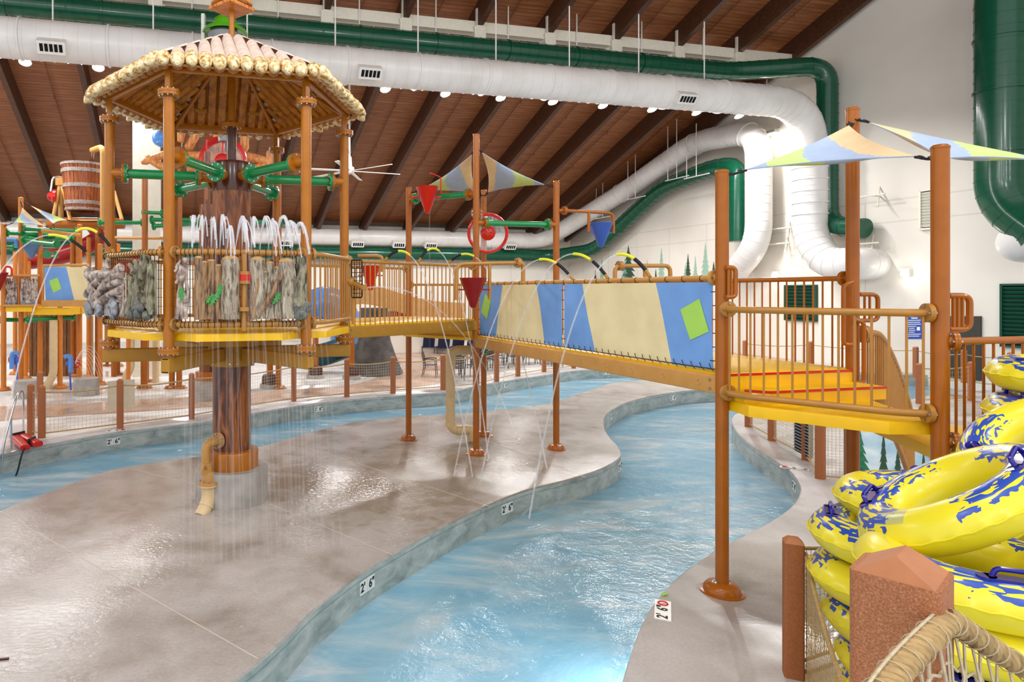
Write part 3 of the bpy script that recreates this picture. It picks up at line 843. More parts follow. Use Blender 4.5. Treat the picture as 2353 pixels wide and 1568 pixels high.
marker(ib, 1165, 'white depth tile on the island wall below the middle masts')
marker(ib, 1424, 'white depth tile on the island nose, seen edge-on', lo=1030, hi=1075)
marker(ib, 1404, 'white depth tile on the island wall beside the misty bend', lo=930, hi=975)
marker(ib, 1546, 'white depth tile on the island neck under the bridge beam', lo=880, hi=915)
marker(rc, 1826, 'white depth tile on the right pool wall near the inner tubes', lo=1080, hi=1125, flip=-1)
# markers set in the deck top
ndl = MB(); ndl.torus((.20, 0, 0), .045, .009, 20, 4); ndl.beam((.17, .03, 0), (.23, -.03, 0), .012, .006)
def deck_marker(px, py, rz, label):
    c = G(px, py, .004); t = thing('depth_marker', label, 'depth marker', tuple(c), 'depth markers set in the deck')
    R = Matrix.Translation(c) @ Matrix.Rotation(rz, 4, 'Z')
    m = MB(); m.box((.055, 0, 0), (.45, .152, .01)); m.v = [tuple(R @ V(p)) for p in m.v]; part('tile', m, tile_w, t, smooth=False)
    o = base(txt, 'numerals', t); o.matrix_basis = R @ Matrix.Translation((0, 0, .006)); o['label'] = 'black numerals'
    m = MB(); m.v = [tuple(R @ (V(p) + V((0, 0, .007)))) for p in ndl.v]; m.f = ndl.f; m.m = ndl.m; part('no_diving_symbol', m, red, t, 'red ring and bar')
deck_marker(1523, 1408, 1.12, 'white deck tile at the near right pool edge')
deck_marker(1834, 1078, 2.5, 'white deck tile near the wooden fence posts')
deck_marker(262, 990, .35, 'white deck tile in front of the net fence')
m = MB(); q = G(1527, 1366, .012); m.box(q, (.07, .035, .012), rz=.4); solo('green_tag', m, lime, 'small lime green tag lying on the right deck edge', 'tag')
m = MB(); q = G(8, 1515, .01); m.box(q, (.09, .02, .015), rz=.2); solo('twig', m, dkbrown, 'small brown splinter on the wet island floor', 'splinter')
# ------------------------------------------------------------------ fence posts and nets
def make_post(h, w, name='fence_post'):
    t = thing(name, 'x', 'fence post', (0, 0, 0))
    m = MB(); m.rbox((0, 0, 0), (0, 0, h), w, w, w*.14, up=V((1, 0, 0))); part('shaft', m, timber, t)
    m = MB(); q = w/2
    vs = [(x*q*.985, y*q*.985, h) for x, y in ((-1, -1), (1, -1), (1, 1), (-1, 1))] + [(x*q*.5, y*q*.5, h + w*.28) for x, y in ((-1, -1), (1, -1), (1, 1), (-1, 1))]
    m.add(vs, [(0, 1, 5, 4), (1, 2, 6, 5), (2, 3, 7, 6), (3, 0, 4, 7), (4, 5, 6, 7)]); part('cap', m, timber_top, t, smooth=False)
    return t
PH = 1.13
far_posts = [(71, 1004, 'left of the pair of gate posts by the steel grab rail', .3), (96, 1010, 'right of the pair of gate posts by the steel grab rail', .3), (92, 960, 'post standing just behind the gate post pair', .3), (276, 987, 'post in front of the beige screen board', .25), (440.5, 966, 'post just left of the trunk pillar', .25),
             (675, 926, 'post right of the trunk pillar under the box beam', .25), (797, 915, 'post left of the leftmost bridge mast', .25), (903, 907, 'post left of the beige standpipe, next to the mast', .25), (1018, 899, 'post beside the beige standpipe', .3), (1094, 892, 'post half hidden behind the sail mast', .3),
             (1141, 880, 'post right of the sail mast by the café tables', .35), (1190, 868, 'second post right of the sail mast', .35), (1250, 858, 'third post right of the sail mast', .3), (1318, 850, 'post under the fabric-sided bridge', .2)]
pp = None; fpts = []
for (x, y, lab, rz) in far_posts:
    g = G(x, y - 3); fpts.append(g)
    if pp is None: pp = make_post(PH, .145); pp.location = g; pp.rotation_euler.z = rz; pp['label'] = 'terracotta fence ' + lab; pp['group'] = 'terracotta posts along the river'
    else: dup(pp, g, rz, 'terracotta fence ' + lab)
def net(A, B, z0, z1, sag=.1, cell=.1, r=.004, lab='', rope=.018, mats=(rope_m, cord_w), grp='net fence panels', A2=None):
    A, B = V(A), V(B); L = (B-A).length; t = thing('net_fence', lab, 'net', tuple((A+B)/2), grp)
    top = lambda s_: A.lerp(B, s_) + V((0, 0, z1 - 4*sag*s_*(1-s_)))
    bot = lambda s_: A.lerp(B, s_) + V((0, 0, z0))
    m = MB(); m.tube([top(i/12) for i in range(13)], rope, 6); part('top_rope', m, mats[0], t)
    m = MB(); m.tube([bot(0), bot(1)], rope*.9, 6); part('bottom_rope', m, mats[0], t)
    m = MB(); nx = max(2, int(L/cell)); nz = max(2, int((z1-z0)/cell))
    for i in range(1, nx): m.tube([bot(i/nx), top(i/nx)], r, 3, caps=False)
    for j in range(1, nz): m.tube([bot(i/8).lerp(top(i/8), j/nz) for i in range(9)], r, 3, caps=False)
    part('netting', m, mats[1], t)
    return t
labs = ['narrow net between the two gate posts', None, 'net panel with the beige screen board behind it', 'net panel between screen board and trunk pillar', 'net panel behind the trunk pillar', 'net panel under the box beam end', 'net panel left of the leftmost bridge mast', 'net panel behind the leftmost bridge mast', 'net panel behind the beige standpipe', 'net panel between standpipe and sail mast', 'net panel in front of the nearest café table', 'net panel second right of the sail mast', 'net panel under the bridge beam']
seq = [0, 1, 3, 4, 5, 6, 7, 8, 9, 10, 11, 12, 13]
nl = ['narrow net between the two gate posts', 'net panel from the gate posts to the screen board', 'net panel from the screen board to the trunk pillar', 'net panel passing behind the trunk pillar', 'net panel under the box beam end', 'net panel left of the leftmost bridge mast', 'net panel behind the leftmost bridge mast', 'net panel beside the beige standpipe', 'net panel behind the sail mast', 'net panel in front of the nearest café table', 'second net panel right of the sail mast', 'net panel under the fabric-sided bridge']
for i in range(len(seq) - 1):
    net(fpts[seq[i]], fpts[seq[i+1]], .1, 1.02, .06, .085 if i < 8 else .13, .0035, nl[i])
# beige screen board behind the net
a_, b_ = G(243, 962), G(306, 955); a_.y += .12; b_.y += .12
m = MB(); m.plate([a_ + V((0, 0, .2)), b_ + V((0, 0, .2)), b_ + V((0, 0, .93)), a_ + V((0, 0, .93))], .02, (-.2, 1, 0)); solo('screen_board', m, screen_m, 'beige board hung behind the net at its post', 'board', smooth=False)
# right-deck posts
rposts = [(1720, 985, 'first post under the yellow stair platform, farthest away'), (1774, 1017, 'second post under the yellow stair platform'), (1853, 1062, 'third post under the yellow stair platform'), (1885, 1104, 'nearest post under the yellow stair platform')]
rp = []
for i, (x, y, lab) in enumerate(rposts):
    g = G(x, y - 4); rp.append(g); dup(pp, g, .8, 'terracotta fence ' + lab, 'terracotta posts on the right deck')
mur0, mur1 = G(1948, 1106), G(2146, 1112)
for i in range(3): net(rp[i], rp[i+1], .08, 1.02, .05, .07, .0035, ['farthest net panel under the yellow platform', 'middle net panel under the yellow platform', 'short net panel beside the nearest post under the platform'][i], grp='nets under the platform')
net(rp[3], mur0, .05, 1.02, .03, .05, .0035, 'net panel between post and painted mural board', grp='nets under the platform')
for (x0, y0, x1, y1, lab) in ((1812, 1052, 1848, 1072, 'dark vent grille behind the fence under the yellow platform'),):
    a_, b_ = G(x0, y0), G(x1, y1); a_ += V((.25, .2, 0)); b_ += V((.25, .2, 0))
    t = thing('floor_grille', lab, 'grille', tuple(a_)); m = MB(); d = (b_-a_).normalized()
    m.plate([a_ + V((0, 0, .1)), b_ + V((0, 0, .1)), b_ + V((0, 0, 1.0)), a_ + V((0, 0, 1.0))], .05, (d.y*-1, d.x, 0)); part('panel', m, nothing, t, smooth=False)
    for i in range(14):
        z = .14 + .06*i; m = MB(); m.beam(a_ + V((0, 0, z)) + V((d.y, -d.x, 0))*.01, b_ + V((0, 0, z)) + V((d.y, -d.x, 0))*.01, .02, .018); part('bar', m, grey_p, t)
# mural board with painted trees
d = (mur1 - mur0).normalized(); nn = V((d.y, -d.x, 0))
t = thing('mural_board', 'painted board of blue sky and spruces under the yellow platform', 'mural', tuple(mur0))
m = MB(); m.plate([mur0 + V((0, 0, .05)), mur1 + V((0, 0, .05)), mur1 + V((0, 0, 1.15)), mur0 + V((0, 0, 1.15))], .03, -nn); part('panel', m, mural_m, t, smooth=False)
for e in (mur0, mur1):
    m = MB(); m.rbox(e, e + V((0, 0, 1.25)), .09, .09, .012, up=d); part('post', m, rust, t)
def mtree(cx, ytop, ybot, w, mt):
    n = 6; pts = [(cx, ytop)]
    L = [(cx + s_*w*((i+1)/n)**1.05/2, ytop + (ybot-ytop)*(i+1)/n) if q == 0 else (cx + s_*w*((i+1)/n)/2*.45, ytop + (ybot-ytop)*((i+1)/n - .04)) for s_ in (1,) for i in range(n) for q in (0, 1)]
    pts += L + [(2*cx - x, y) for x, y in L[::-1]]
    mm = MB(); q = [on_plane(x, y, mur0, mur1) for x, y in pts]
    mm.prism([((p - mur0).dot(d), p.z) for p in q], 0, .006); mm.v = [tuple(mur0 + d*x + V((0, 0, y - mur0.z)) + nn*(z)) for x, y, z in mm.v]
    part('painted_spruce', mm, mt, t, smooth=False)
mtree(1975, 985, 1104, 62, tree_g); mtree(2030, 990, 1100, 26, tree_d); mtree(2063, 1028, 1104, 26, tree_d); mtree(2092, 1058, 1104, 14, tree_d); mtree(2122, 1038, 1104, 20, tree_d)
# far posts with ropes seen through the platform rails
qp = [(1712, 845, 'behind the balusters left of the green louvre'), (1862, 849, 'behind the balusters right of the green louvre'), (2104, 868, 'beneath the blue rules sign'), (2113, 928, 'just in front of the post beneath the blue rules sign'), (2215, 880, 'in front of the bronze door'), (2232, 922, 'nearest the stair platform rail, right of the tall front mast'), (2322, 888, 'behind the topmost stacked inner tube')]
qq = []
for x, y, lab in qp:
    g = G(x, y); qq.append(g); dup(pp, g, .4, 'terracotta post ' + lab, 'terracotta posts on the far walk')
for i, (p, q, lab) in enumerate(((0, 1, 'rope barrier along the far walk below the green louvre'), (1, 2, 'rope barrier along the far walk below the wall lamps'), (2, 4, 'rope barrier in front of the bronze door'), (4, 6, 'rope barrier right of the bronze door'), (3, 5, 'net barrier in front of the far walk, right of the tall mast'))):
    if i < 4:
        t = thing('rope_barrier', lab, 'rope', tuple(qq[p]))
        for z in (1.02, .1):
            m = MB(); m.tube([qq[p].lerp(qq[q], k/8) + V((0, 0, z - .08*4*(k/8)*(1-k/8))) for k in range(9)], .018, 5); part('rope', m, rope_m, t)
    else: net(qq[p], qq[q], .1, 1.02, .04, .12, .003, lab, grp='nets on the far walk')
# ================================================================== STRUCTURE LATTICE
LS = 1.781
HC = V((-1.823, 10.293, 0)); HR = 1.81
def hexp(k, r=HR, z=0): a = TH - 2*PI/3 + k*PI/3; return V((HC.x + r*math.cos(a), HC.y + r*math.sin(a), z))
FL_, FR_, RR_, BR_, BL_, LL_ = range(6)
e0 = V((math.cos(TH), math.sin(TH), 0)); e1 = V((math.cos(TH - PI/3), math.sin(TH - PI/3), 0))
MA = V((1.327, 14.408, 0)); MBp = MA + e1*LS; MC = MA + e0*LS; MD = MC + e1*LS
P1 = V((4.04, 7.10, 0)); P2 = P1 + e0*LS; P3 = V((5.225, 5.80, 0)); P4 = P2 + (P3 - P1)
def bolts(mb, c, ax, R, n, r=.012, h=.016):
    ax = V(ax).normalized(); x = ax.orthogonal().normalized(); y = ax.cross(x)
    for i in range(n):
        a = 2*PI*(i+.5)/n; p = V(c) + (x*math.cos(a) + y*math.sin(a))*R
        mb.cyl(p - ax*h, p + ax*h, r, n=6)
def flange(mb, c, ax, R=.11, th=.035):
    ax = V(ax).normalized(); mb.lathe([(R*.6, -th), (R, -th), (R, -.003), (R*.97, 0), (R, .003), (R, th), (R*.6, th)], c, 18, ax)
def cap_post(m, p, r, z0, z1, n=14):
    m.lathe([(r, z0), (r, z1 - r*.6), (r*1.06, z1 - r*.6), (r*1.06, z1 - r*.35), (r*.8, z1 - r*.1), (r*.3, z1)], (p.x, p.y, 0), n)
bal_cache = {}
def baluster_mesh(h, mt):
    k = (round(h, 3), mt.name)
    if k not in bal_cache:
        m = MB(); m.cyl((0, 0, 0), (0, 0, h), .0115, n=6, caps=False); bal_cache[k] = m.mesh('baluster', mt)
    return bal_cache[k]
def rail(t, A, B, z0, z1, out=None, off=.16, r=.029, mt=None, sp=.115, bal=True, zb0=None, nm='top_rail', lo=True, wraps=0, zs=None, fl=True, hg=.13):
    """railing between posts A and B, bowed outwards by off along out"""
    mt = mt or tan; A, B = V(A), V(B); d = (B-A).normalized(); L = (B-A).length
    def path(z):
        if out is None: q = [A + d*.06, B - d*.06]
        else: q = [A + d*.05 + out*.06, A + d*(hg + .15) + out*off, B - d*(hg + .15) + out*off, B - d*.05 + out*.06]
        return bend([V((p.x, p.y, z)) for p in q], .14, 5)
    m = MB(); m.tube(path(z1), r, 10); o = part(nm, m, mt, t)
    ol = o
    if lo: m = MB(); m.tube(path(z0), r, 10); ol = part('bottom_rail', m, mt, t)
    if fl:
        for z, oo in ([(z1, o), (z0, ol)] if lo else [(z1, o)]):
            for p, s_ in ((A, 1), (B, -1)):
                ax = (d*s_ + (out*.8 if out is not None else V((0, 0, 0)))).normalized()
                c = V((p.x, p.y, z)) + ax*.10; m = MB(); flange(m, c, ax, .085, .02); m.cyl(V((p.x, p.y, z)), c, .045, n=10); sub('rail_flange', m, mt, oo)
                m = MB(); bolts(m, c, ax, .062, 4, .012, .034); sub('bolts', m, bolt_m, oo)
    if bal:
        pts = path(0); Ls = [0]
        for i in range(len(pts)-1): Ls.append(Ls[-1] + (pts[i+1]-pts[i]).length)
        n = max(2, int(Ls[-1]/sp)); zb = zb0 if zb0 is not None else z0
        me = baluster_mesh(z1 - zb, mt)
        for k in range(n):
            s_ = Ls[-1]*(k + .5)/n
            i = max(j for j in range(len(Ls)) if Ls[j] <= s_ + 1e-9); i = min(i, len(pts)-2)
            p = pts[i].lerp(pts[i+1], (s_ - Ls[i])/(Ls[i+1]-Ls[i]))
            b = sub('baluster', me, mt, o); b.location = (p.x, p.y, zb)
    return o, path
# ================================================================== CANOPY TOWER
t = tower = thing('canopy_tower', 'tall play tower with thatched log canopy, trunk pillar and hexagonal yellow deck', 'play tower', tuple(HC))
cb = MB(); cb.lathe([(.56, 0), (.56, .49), (.545, .52), (.1, .525)], HC, 40); part('concrete_base', cb, conc_pad, t)
m = MB(); m.lathe([(.41, .52), (.415, .76), (.40, .79), (.30, .80)], HC, 36); m.cyl(HC + V((0, -.43, .52)), HC + V((0, -.43, .79)), .012, n=6); part('base_ring', m, amber, t, 'glossy amber ring')
m = MB(); m.lathe([(.296, .78), (.296, 4.84)], HC, 40, caps=False); part('pillar', m, trunk, t, 'trunk pillar painted as dark bark')
m = MB(); m.lathe([(.30, 4.80), (.30, 5.2), (.285, 5.26), (.08, 5.28)], HC, 36); m.cyl(HC + V((0, 0, 5.2)), HC + V((0, 0, 5.9)), .078, n=14); part('pillar_cap', m, trunk_top, t)
m = MB(); flange(m, HC + V((0, 0, 5.84)), (0, 0, 1), .15, .03); bolts(m, HC + V((0, 0, 5.84)), (0, 0, 1), .12, 8, .014, .05); m.cyl(HC + V((0, 0, 5.85)), HC + V((0, 0, 7.15)), .055, n=12); part('upper_pole', m, amber, t)
for k in range(6):
    p = hexp(k); a_ = TH - 2*PI/3 + k*PI/3; rad = V((math.cos(a_), math.sin(a_), 0)); zc = V((0, 0, 1))
    m = MB(); m.cyl(p + zc*2.5, p + zc*5.82, .073, n=16)
    if k in (BR_, BL_): pass
    po = part('post', m, amber, t)
    for z in (2.475, 5.83):
        m = MB(); flange(m, p + zc*z, zc, .145, .036)
        if z < 3: m.cyl(p + zc*2.38, p + zc*2.45, .08, n=12)
        else: m.box(p + zc*6.02, (.075, .075, .38), rz=a_)
        sub('flange', m, amber, po)
        m = MB(); bolts(m, p + zc*z, zc, .118, 10, .014, .05); sub('bolts', m, bolt_m, po)
    # outrigger beam
    m = MB(); q0, q1 = HC + rad*.36 + zc*2.29, HC + rad*1.9 + zc*2.29
    m.rbox(q0, q1, .125, .2, .018); m.rbox(HC + rad*.30 + zc*2.31, HC + rad*.335 + zc*2.31, .36, .42, .01)
    bo = part('outrigger_beam', m, goldb, t, 'golden box beam')
    m = MB()
    for z in (2.375, 2.205): m.box(q1 + V((0, 0, z - 2.29)) + rad*.001, (.004, .085, .012), rz=a_)
    sub('weep_slot', m, nothing, bo)
    m = MB(); sx = V((-rad.y, rad.x, 0))
    for sxx in (-.145, .145):
        for z in (2.15, 2.31, 2.47): m.cyl(HC + rad*.335 + sx*sxx + zc*z, HC + rad*.352 + sx*sxx + zc*z, .016, n=8)
    sub('plate_bolts', m, bolt_m, bo)
    # radial green spray arm
    z = 5.03; m = MB(); m.cyl(HC + rad*.52 + zc*z, HC + rad*1.58 + zc*z, .072, n=16)
    for r_ in (.53, 1.57): flange(m, HC + rad*r_ + zc*z, rad, .145, .018)
    go = part('spray_arm', m, green, t, 'green radial pipe')
    m = MB()
    for r_ in (.49, 1.61): flange(m, HC + rad*r_ + zc*z, rad, .145, .018)
    m.cyl(HC + rad*.2 + zc*z, HC + rad*.5 + zc*z, .085, n=12); m.cyl(HC + rad*1.6 + zc*z, p + zc*z, .07, n=12); sub('collar', m, amber if k not in (9,) else tan, go)
    m = MB()
    for r_ in (.51, 1.59): bolts(m, HC + rad*r_ + zc*z, rad, .118, 8, .014, .045)
    sub('bolts', m, bolt_m, go)
# canopy frame
def rimz(r): return 6.18 + (1.81 - r)*.56
m = MB()
for k in range(6):
    a_, b_ = hexp(k, 1.81, 6.17), hexp(k+1, 1.81, 6.17); m.rbox(a_, b_, .06, .11, .008)
    m.rbox(hexp(k, 1.8, 6.13), V((HC.x, HC.y, rimz(0) - .11)) + (hexp(k, .12) - HC), .05, .07, .006)
part('canopy_frame', m, amber, t)
m = MB()
for k in range(6):
    a_ = TH - 2*PI/3 + (k+.5)*PI/3; rad = V((math.cos(a_), math.sin(a_), 0)); sx = V((-rad.y, rad.x, 0))
    for s_ in (-.75, .75): m.box(HC + rad*1.2 + sx*s_*.6 + V((0, 0, rimz(1.32) - .08)), (.03, .2, .05), rz=a_)
part('canopy_bracket', m, goldb, t)
RE = 2.15; AP = RE*math.cos(PI/6); SL = .56/math.cos(PI/6)     # eave apothem, slope along the face
for k in range(6):
    a_ = TH - 2*PI/3 + (k+.5)*PI/3; rad = V((math.cos(a_), math.sin(a_), 0)); sx = V((-rad.y, rad.x, 0))
    zap = 7.24; ze = 6.17
    nl_ = 12; m = MB(); sf = MB(); cm = MB()
    for i in range(nl_):
        s_ = (-1 + (2*i + 1)/nl_) * RE/2 * .985
        r_in = abs(s_)/math.tan(PI/6) + .03; r_in = max(r_in, .10)
        r_out = AP + .05 + .03*math.sin(i*2.1 + k)
        zz = lambda r: zap - (zap - ze)*(r/AP)
        rr = RE/nl_*.53
        P_ = lambda r, dz=0: HC + rad*r + sx*s_ + V((0, 0, zz(r) + dz))
        m.mat(0); L = r_out - r_in
        rt = r_out - min(.26, L*.8)
        m.tube([P_(r_in), P_(r_in + .02), P_(rt)], [rr*.6, rr*.9, rr], 10, caps=True)
        m.mat(1); m.tube([P_(rt - .01), P_(rt + .06), P_(r_out - .1), P_(r_out - .03, -.01), P_(r_out + .02, -.02)], [rr*1.0, rr*1.07, rr*.98, rr*.7, rr*.22], 10)
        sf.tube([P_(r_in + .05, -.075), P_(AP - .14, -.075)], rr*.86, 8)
    fo = part('log_roof_panel', m, [log_t, log_e], t, 'pale moulded log roofing with speckled tips')
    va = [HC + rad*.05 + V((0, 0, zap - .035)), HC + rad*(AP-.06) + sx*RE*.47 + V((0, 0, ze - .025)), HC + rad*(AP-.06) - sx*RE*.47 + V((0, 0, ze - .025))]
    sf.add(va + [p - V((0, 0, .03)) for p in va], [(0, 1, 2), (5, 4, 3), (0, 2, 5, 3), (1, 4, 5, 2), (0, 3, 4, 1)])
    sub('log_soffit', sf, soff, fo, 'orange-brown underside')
m = MB()
for k in range(6): m.tube([hexp(k, .15, 7.18), hexp(k, 1.95, 6.24)], [.05, .075], 8)
part('hip_strip', m, dkbrown, t)
# deck and treads
def ring_deck(mb, r, z0, z1, k0=0):
    pts = []
    for k in range(6):
        a_, b_ = hexp(k, r), hexp(k+1, r); d = (b_-a_).normalized()
        mid = ((a_+b_)/2 - HC).normalized()
        pts += [a_ + d*.16, a_ + d*.34 + mid*.19, b_ - d*.34 + mid*.19, b_ - d*.16]
    mb.prism([(p.x, p.y) for p in pts], z0, z1, .02)
m = MB(); ring_deck(m, 1.80, 2.60, 2.70); part('deck_rim', m, yellow, t)
m = MB(); m.prism([hexp(k, 1.74)[:2] for k in range(6)], 2.66, 2.725, .01); part('deck_floor', m, yellow, t)
m = MB(); m.cyl(HC + V((0, 0, 2.42)), HC + V((0, 0, 2.6)), .5, n=24); part('deck_hub', m, goldb, t)
# railings
ZR0, ZR1 = 2.82, 3.76
def side(k): 
    A, B = hexp(k), hexp((k+1) % 6); return A, B, ((A+B)/2 - HC).normalized()
for k, bal in ((FR_, True), (BR_, True), (BL_, True)):
    A, B, o_ = side(k); rail(t, A, B, ZR0, ZR1, o_, .17, .032, tan, .115, bal)
# rope-wrapped rails with hung relief panels
for k in (LL_, FL_):
    A, B, o_ = side(k); d = (B-A).normalized(); L = (B-A).length
    ro, path = rail(t, A, B, ZR0, ZR1, o_, .19, .042, tan, bal=False, nm='wrapped_top_rail')
    w = MB()
    for z in (ZR0, ZR1):
        q = path(z); acc = 0
        for i in range(len(q)-1):
            a_, b_ = q[i], q[i+1]; n_ = max(1, int((b_-a_).length/.085 + .5))
            for j in range(n_):
                p = a_.lerp(b_, j/n_); ax = (b_-a_).normalized(); x = ax.orthogonal().normalized(); M = Matrix((x, ax.cross(x), ax)).transposed()
                w.torus(p, .044, .0045, 12, 4, M)
    sub('rope_wrap', w, cord_k, ro)
    nt = MB(); q0, q1 = path(ZR0), path(ZR1); Ls = [0]
    for i in range(len(q0)-1): Ls.append(Ls[-1] + (q0[i+1]-q0[i]).length)
    def at(s_, q):
        i = min(max(j for j in range(len(Ls)) if Ls[j] <= s_), len(q)-2); return q[i].lerp(q[i+1], (s_-Ls[i])/(Ls[i+1]-Ls[i]))
    n_ = int(Ls[-1]/.06)
    for i in range(1, n_): nt.tube([at(Ls[-1]*i/n_, q0), at(Ls[-1]*i/n_, q1)], .0055, 4, caps=False)
    for j in range(1, 8): nt.tube([at(Ls[-1]*i/10, q0).lerp(at(Ls[-1]*i/10, q1), j/8) for i in range(10)] + [q0[-1].lerp(q1[-1], j/8)], .0035, 3, caps=False)
    part('rope_net', nt, cord_k, t)
def logtube(mb, s0, z0, s1, z1, r0, r1, fr, depth=.5, n=10, ww=0):
    o_, ex, nn = fr; pts = []
    if ww:
        s0 = min(max(s0, .07*ww), .93*ww); s1 = min(max(s1, .07*ww), .93*ww)
    for i in range(6):
        f = i/5; w_ = .012*math.sin(i*1.9 + s0*30)
        pts.append(o_ + ex*(s0 + (s1-s0)*f + w_) + V((0, 0, z0 + (z1-z0)*f)) + nn*(.02 + .01*math.sin(i + s1*9)))
    mb.tube(pts, [r0 + (r1-r0)*i/5 for i in range(6)], n)
def panel(name, label, k, x0, x1, build, mats, z0=2.9, off=.215):
    A, B, o_ = side(k); base0 = A + o_*off; base1 = B + o_*off
    pa, pb = on_plane(x0, 650, base0, base1), on_plane(x1, 650, base0, base1)
    ex = V((pb.x-pa.x, pb.y-pa.y, 0)); W = ex.length; ex = ex/W
    m = MB(); fr = (V((pa.x, pa.y, 0)), ex, o_); build(m, W, fr)
    part(name, m, mats, tower, label, ang=60)
def pn_rocks(m, W, fr):
    o_, ex, nn = fr; rnd = random.Random(3)
    m.mat(0); m.plate([o_ + ex*W*a + V((0, 0, z)) - nn*.03 for a, z in ((.03, 2.9), (.97, 2.9), (.95, 3.3), (.9, 3.5), (.5, 3.6), (.06, 3.45))], .03, nn)
    for (s0, z0, s1, z1, r0, r1, mt) in ((.0, 3.2, .62, 3.62, .05, .04, 0), (.05, 3.02, .7, 3.5, .045, .035, 0), (.25, 3.1, .98, 3.58, .06, .05, 0), (.1, 3.5, 1.0, 3.48, .06, .05, 0), (.02, 3.42, .4, 3.2, .02, .015, 0), (.1, 3.64, .42, 3.34, .018, .014, 0),
                                         (.3, 3.05, 1.0, 3.28, .06, .045, 0), (.55, 3.45, .62, 3.72, .05, .03, 0), (.0, 3.05, .35, 3.4, .035, .02, 0), (.55, 3.22, 1.0, 3.18, .018, .01, 0), (.55, 3.18, 1.0, 3.1, .02, .01, 0), (.5, 3.3, .98, 3.4, .05, .04, 0), (.2, 3.6, .3, 3.5, .03, .03, 0), (.8, 3.52, .98, 3.62, .05, .03, 0), (.02, 3.55, .3, 3.45, .05, .05, 0)):
        m.mat(mt); logtube(m, s0*W, z0, s1*W, z1, r0*1.15, r1*1.15, fr, ww=W)
    m.mat(1)
    for (s_, z, a, b) in ((.17, 3.0, .095, .15), (.45, 2.98, .07, .12), (.78, 3.01, .125, .16)):
        M = Matrix((ex, nn, V((0, 0, 1)))).transposed(); m.ball(o_ + ex*W*s_ + V((0, 0, z)) + nn*.045, (a, .06, b), 14, 10, M)
panel('rock_relief_panel', 'moulded panel of driftwood over grey boulders', LL_, 197, 288, pn_rocks, [drift, stone])
def pn_roots(m, W, fr):
    o_, ex, nn = fr
    m.mat(0); m.plate([o_ + ex*W*a + V((0, 0, z)) - nn*.03 for a, z in ((.0, 2.9), (1, 2.9), (1, 3.62), (.75, 3.66), (.5, 3.5), (.04, 3.62))], .03, nn)
    for (s0, z0, s1, z1, r0, r1) in ((.35, 3.05, .72, 3.72, .07, .055), (.9, 2.95, .88, 3.6, .04, .04), (.1, 2.95, .2, 3.4, .055, .05), (.0, 3.45, .45, 3.2, .04, .03), (.05, 3.62, .3, 3.5, .025, .03), (.3, 3.66, .42, 3.5, .03, .03), (.5, 3.25, .95, 3.0, .05, .04), (.0, 3.3, .4, 3.12, .03, .03)):
        logtube(m, s0*W, z0, s1*W, z1, r0*1.2, r1*1.2, fr, ww=W)
    m.mat(1); M = Matrix((ex, nn, V((0, 0, 1)))).transposed()
    for (s_, z, a, b) in ((.5, 3.04, .17, .10), (.2, 2.95, .075, .075), (.5, 2.96, .09, .09), (.82, 2.94, .065, .065)): m.ball(o_ + ex*W*s_ + V((0, 0, z)) + nn*.045, (a, .06, b), 14, 10, M)
panel('root_relief_panel', 'moulded olive panel of roots over dark boulders', LL_, 296, 356, pn_roots, [olive, stone_d])
def leaf(m, s_, z, ang, L, fr, sc=1.0):
    o_, ex, nn = fr; c, sn = math.cos(ang), math.sin(ang); pts = []
    half = [(0, 0), (.12, .10), (.22, .04), (.34, .2), (.45, .07), (.55, .26), (.64, .08), (.74, .2), (.84, .06), (1, 0)]
    for a, b in half + [(a, -b) for a, b in half[-2:0:-1]]:
        pts.append((s_ + (a*c - b*sn)*L, z + (a*sn + b*c)*L))
    q = MB(); q.prism(pts, 0, .012)
    o = len(m.v); m.v += [tuple(o_ + ex*x + V((0, 0, y)) + nn*(.085 + zz)) for x, y, zz in q.v]; m.f += [[i + o for i in f] for f in q.f]; m.m += [m.cur]*len(q.f)
def pn_sticks(m, W, fr):
    m.mat(0)
    for (s0, z0, s1, z1, r0, r1) in ((.1, 2.9, .8, 3.68, .035, .03), (.9, 2.9, .3, 3.6, .03, .02), (.5, 2.9, .55, 3.4, .03, .02), (.0, 3.5, .4, 3.66, .02, .015), (.05, 3.35, .5, 3.6, .018, .02), (.95, 3.0, .9, 3.62, .025, .02)): logtube(m, s0*W, z0, s1*W, z1, r0, r1, fr)
    m.mat(1); leaf(m, .5*W, 3.12, PI/2, .2, fr)
panel('stick_relief_panel', 'narrow moulded panel of crossed sticks with a green leaf', FL_, 402, 432, pn_sticks, [drift, leafg])
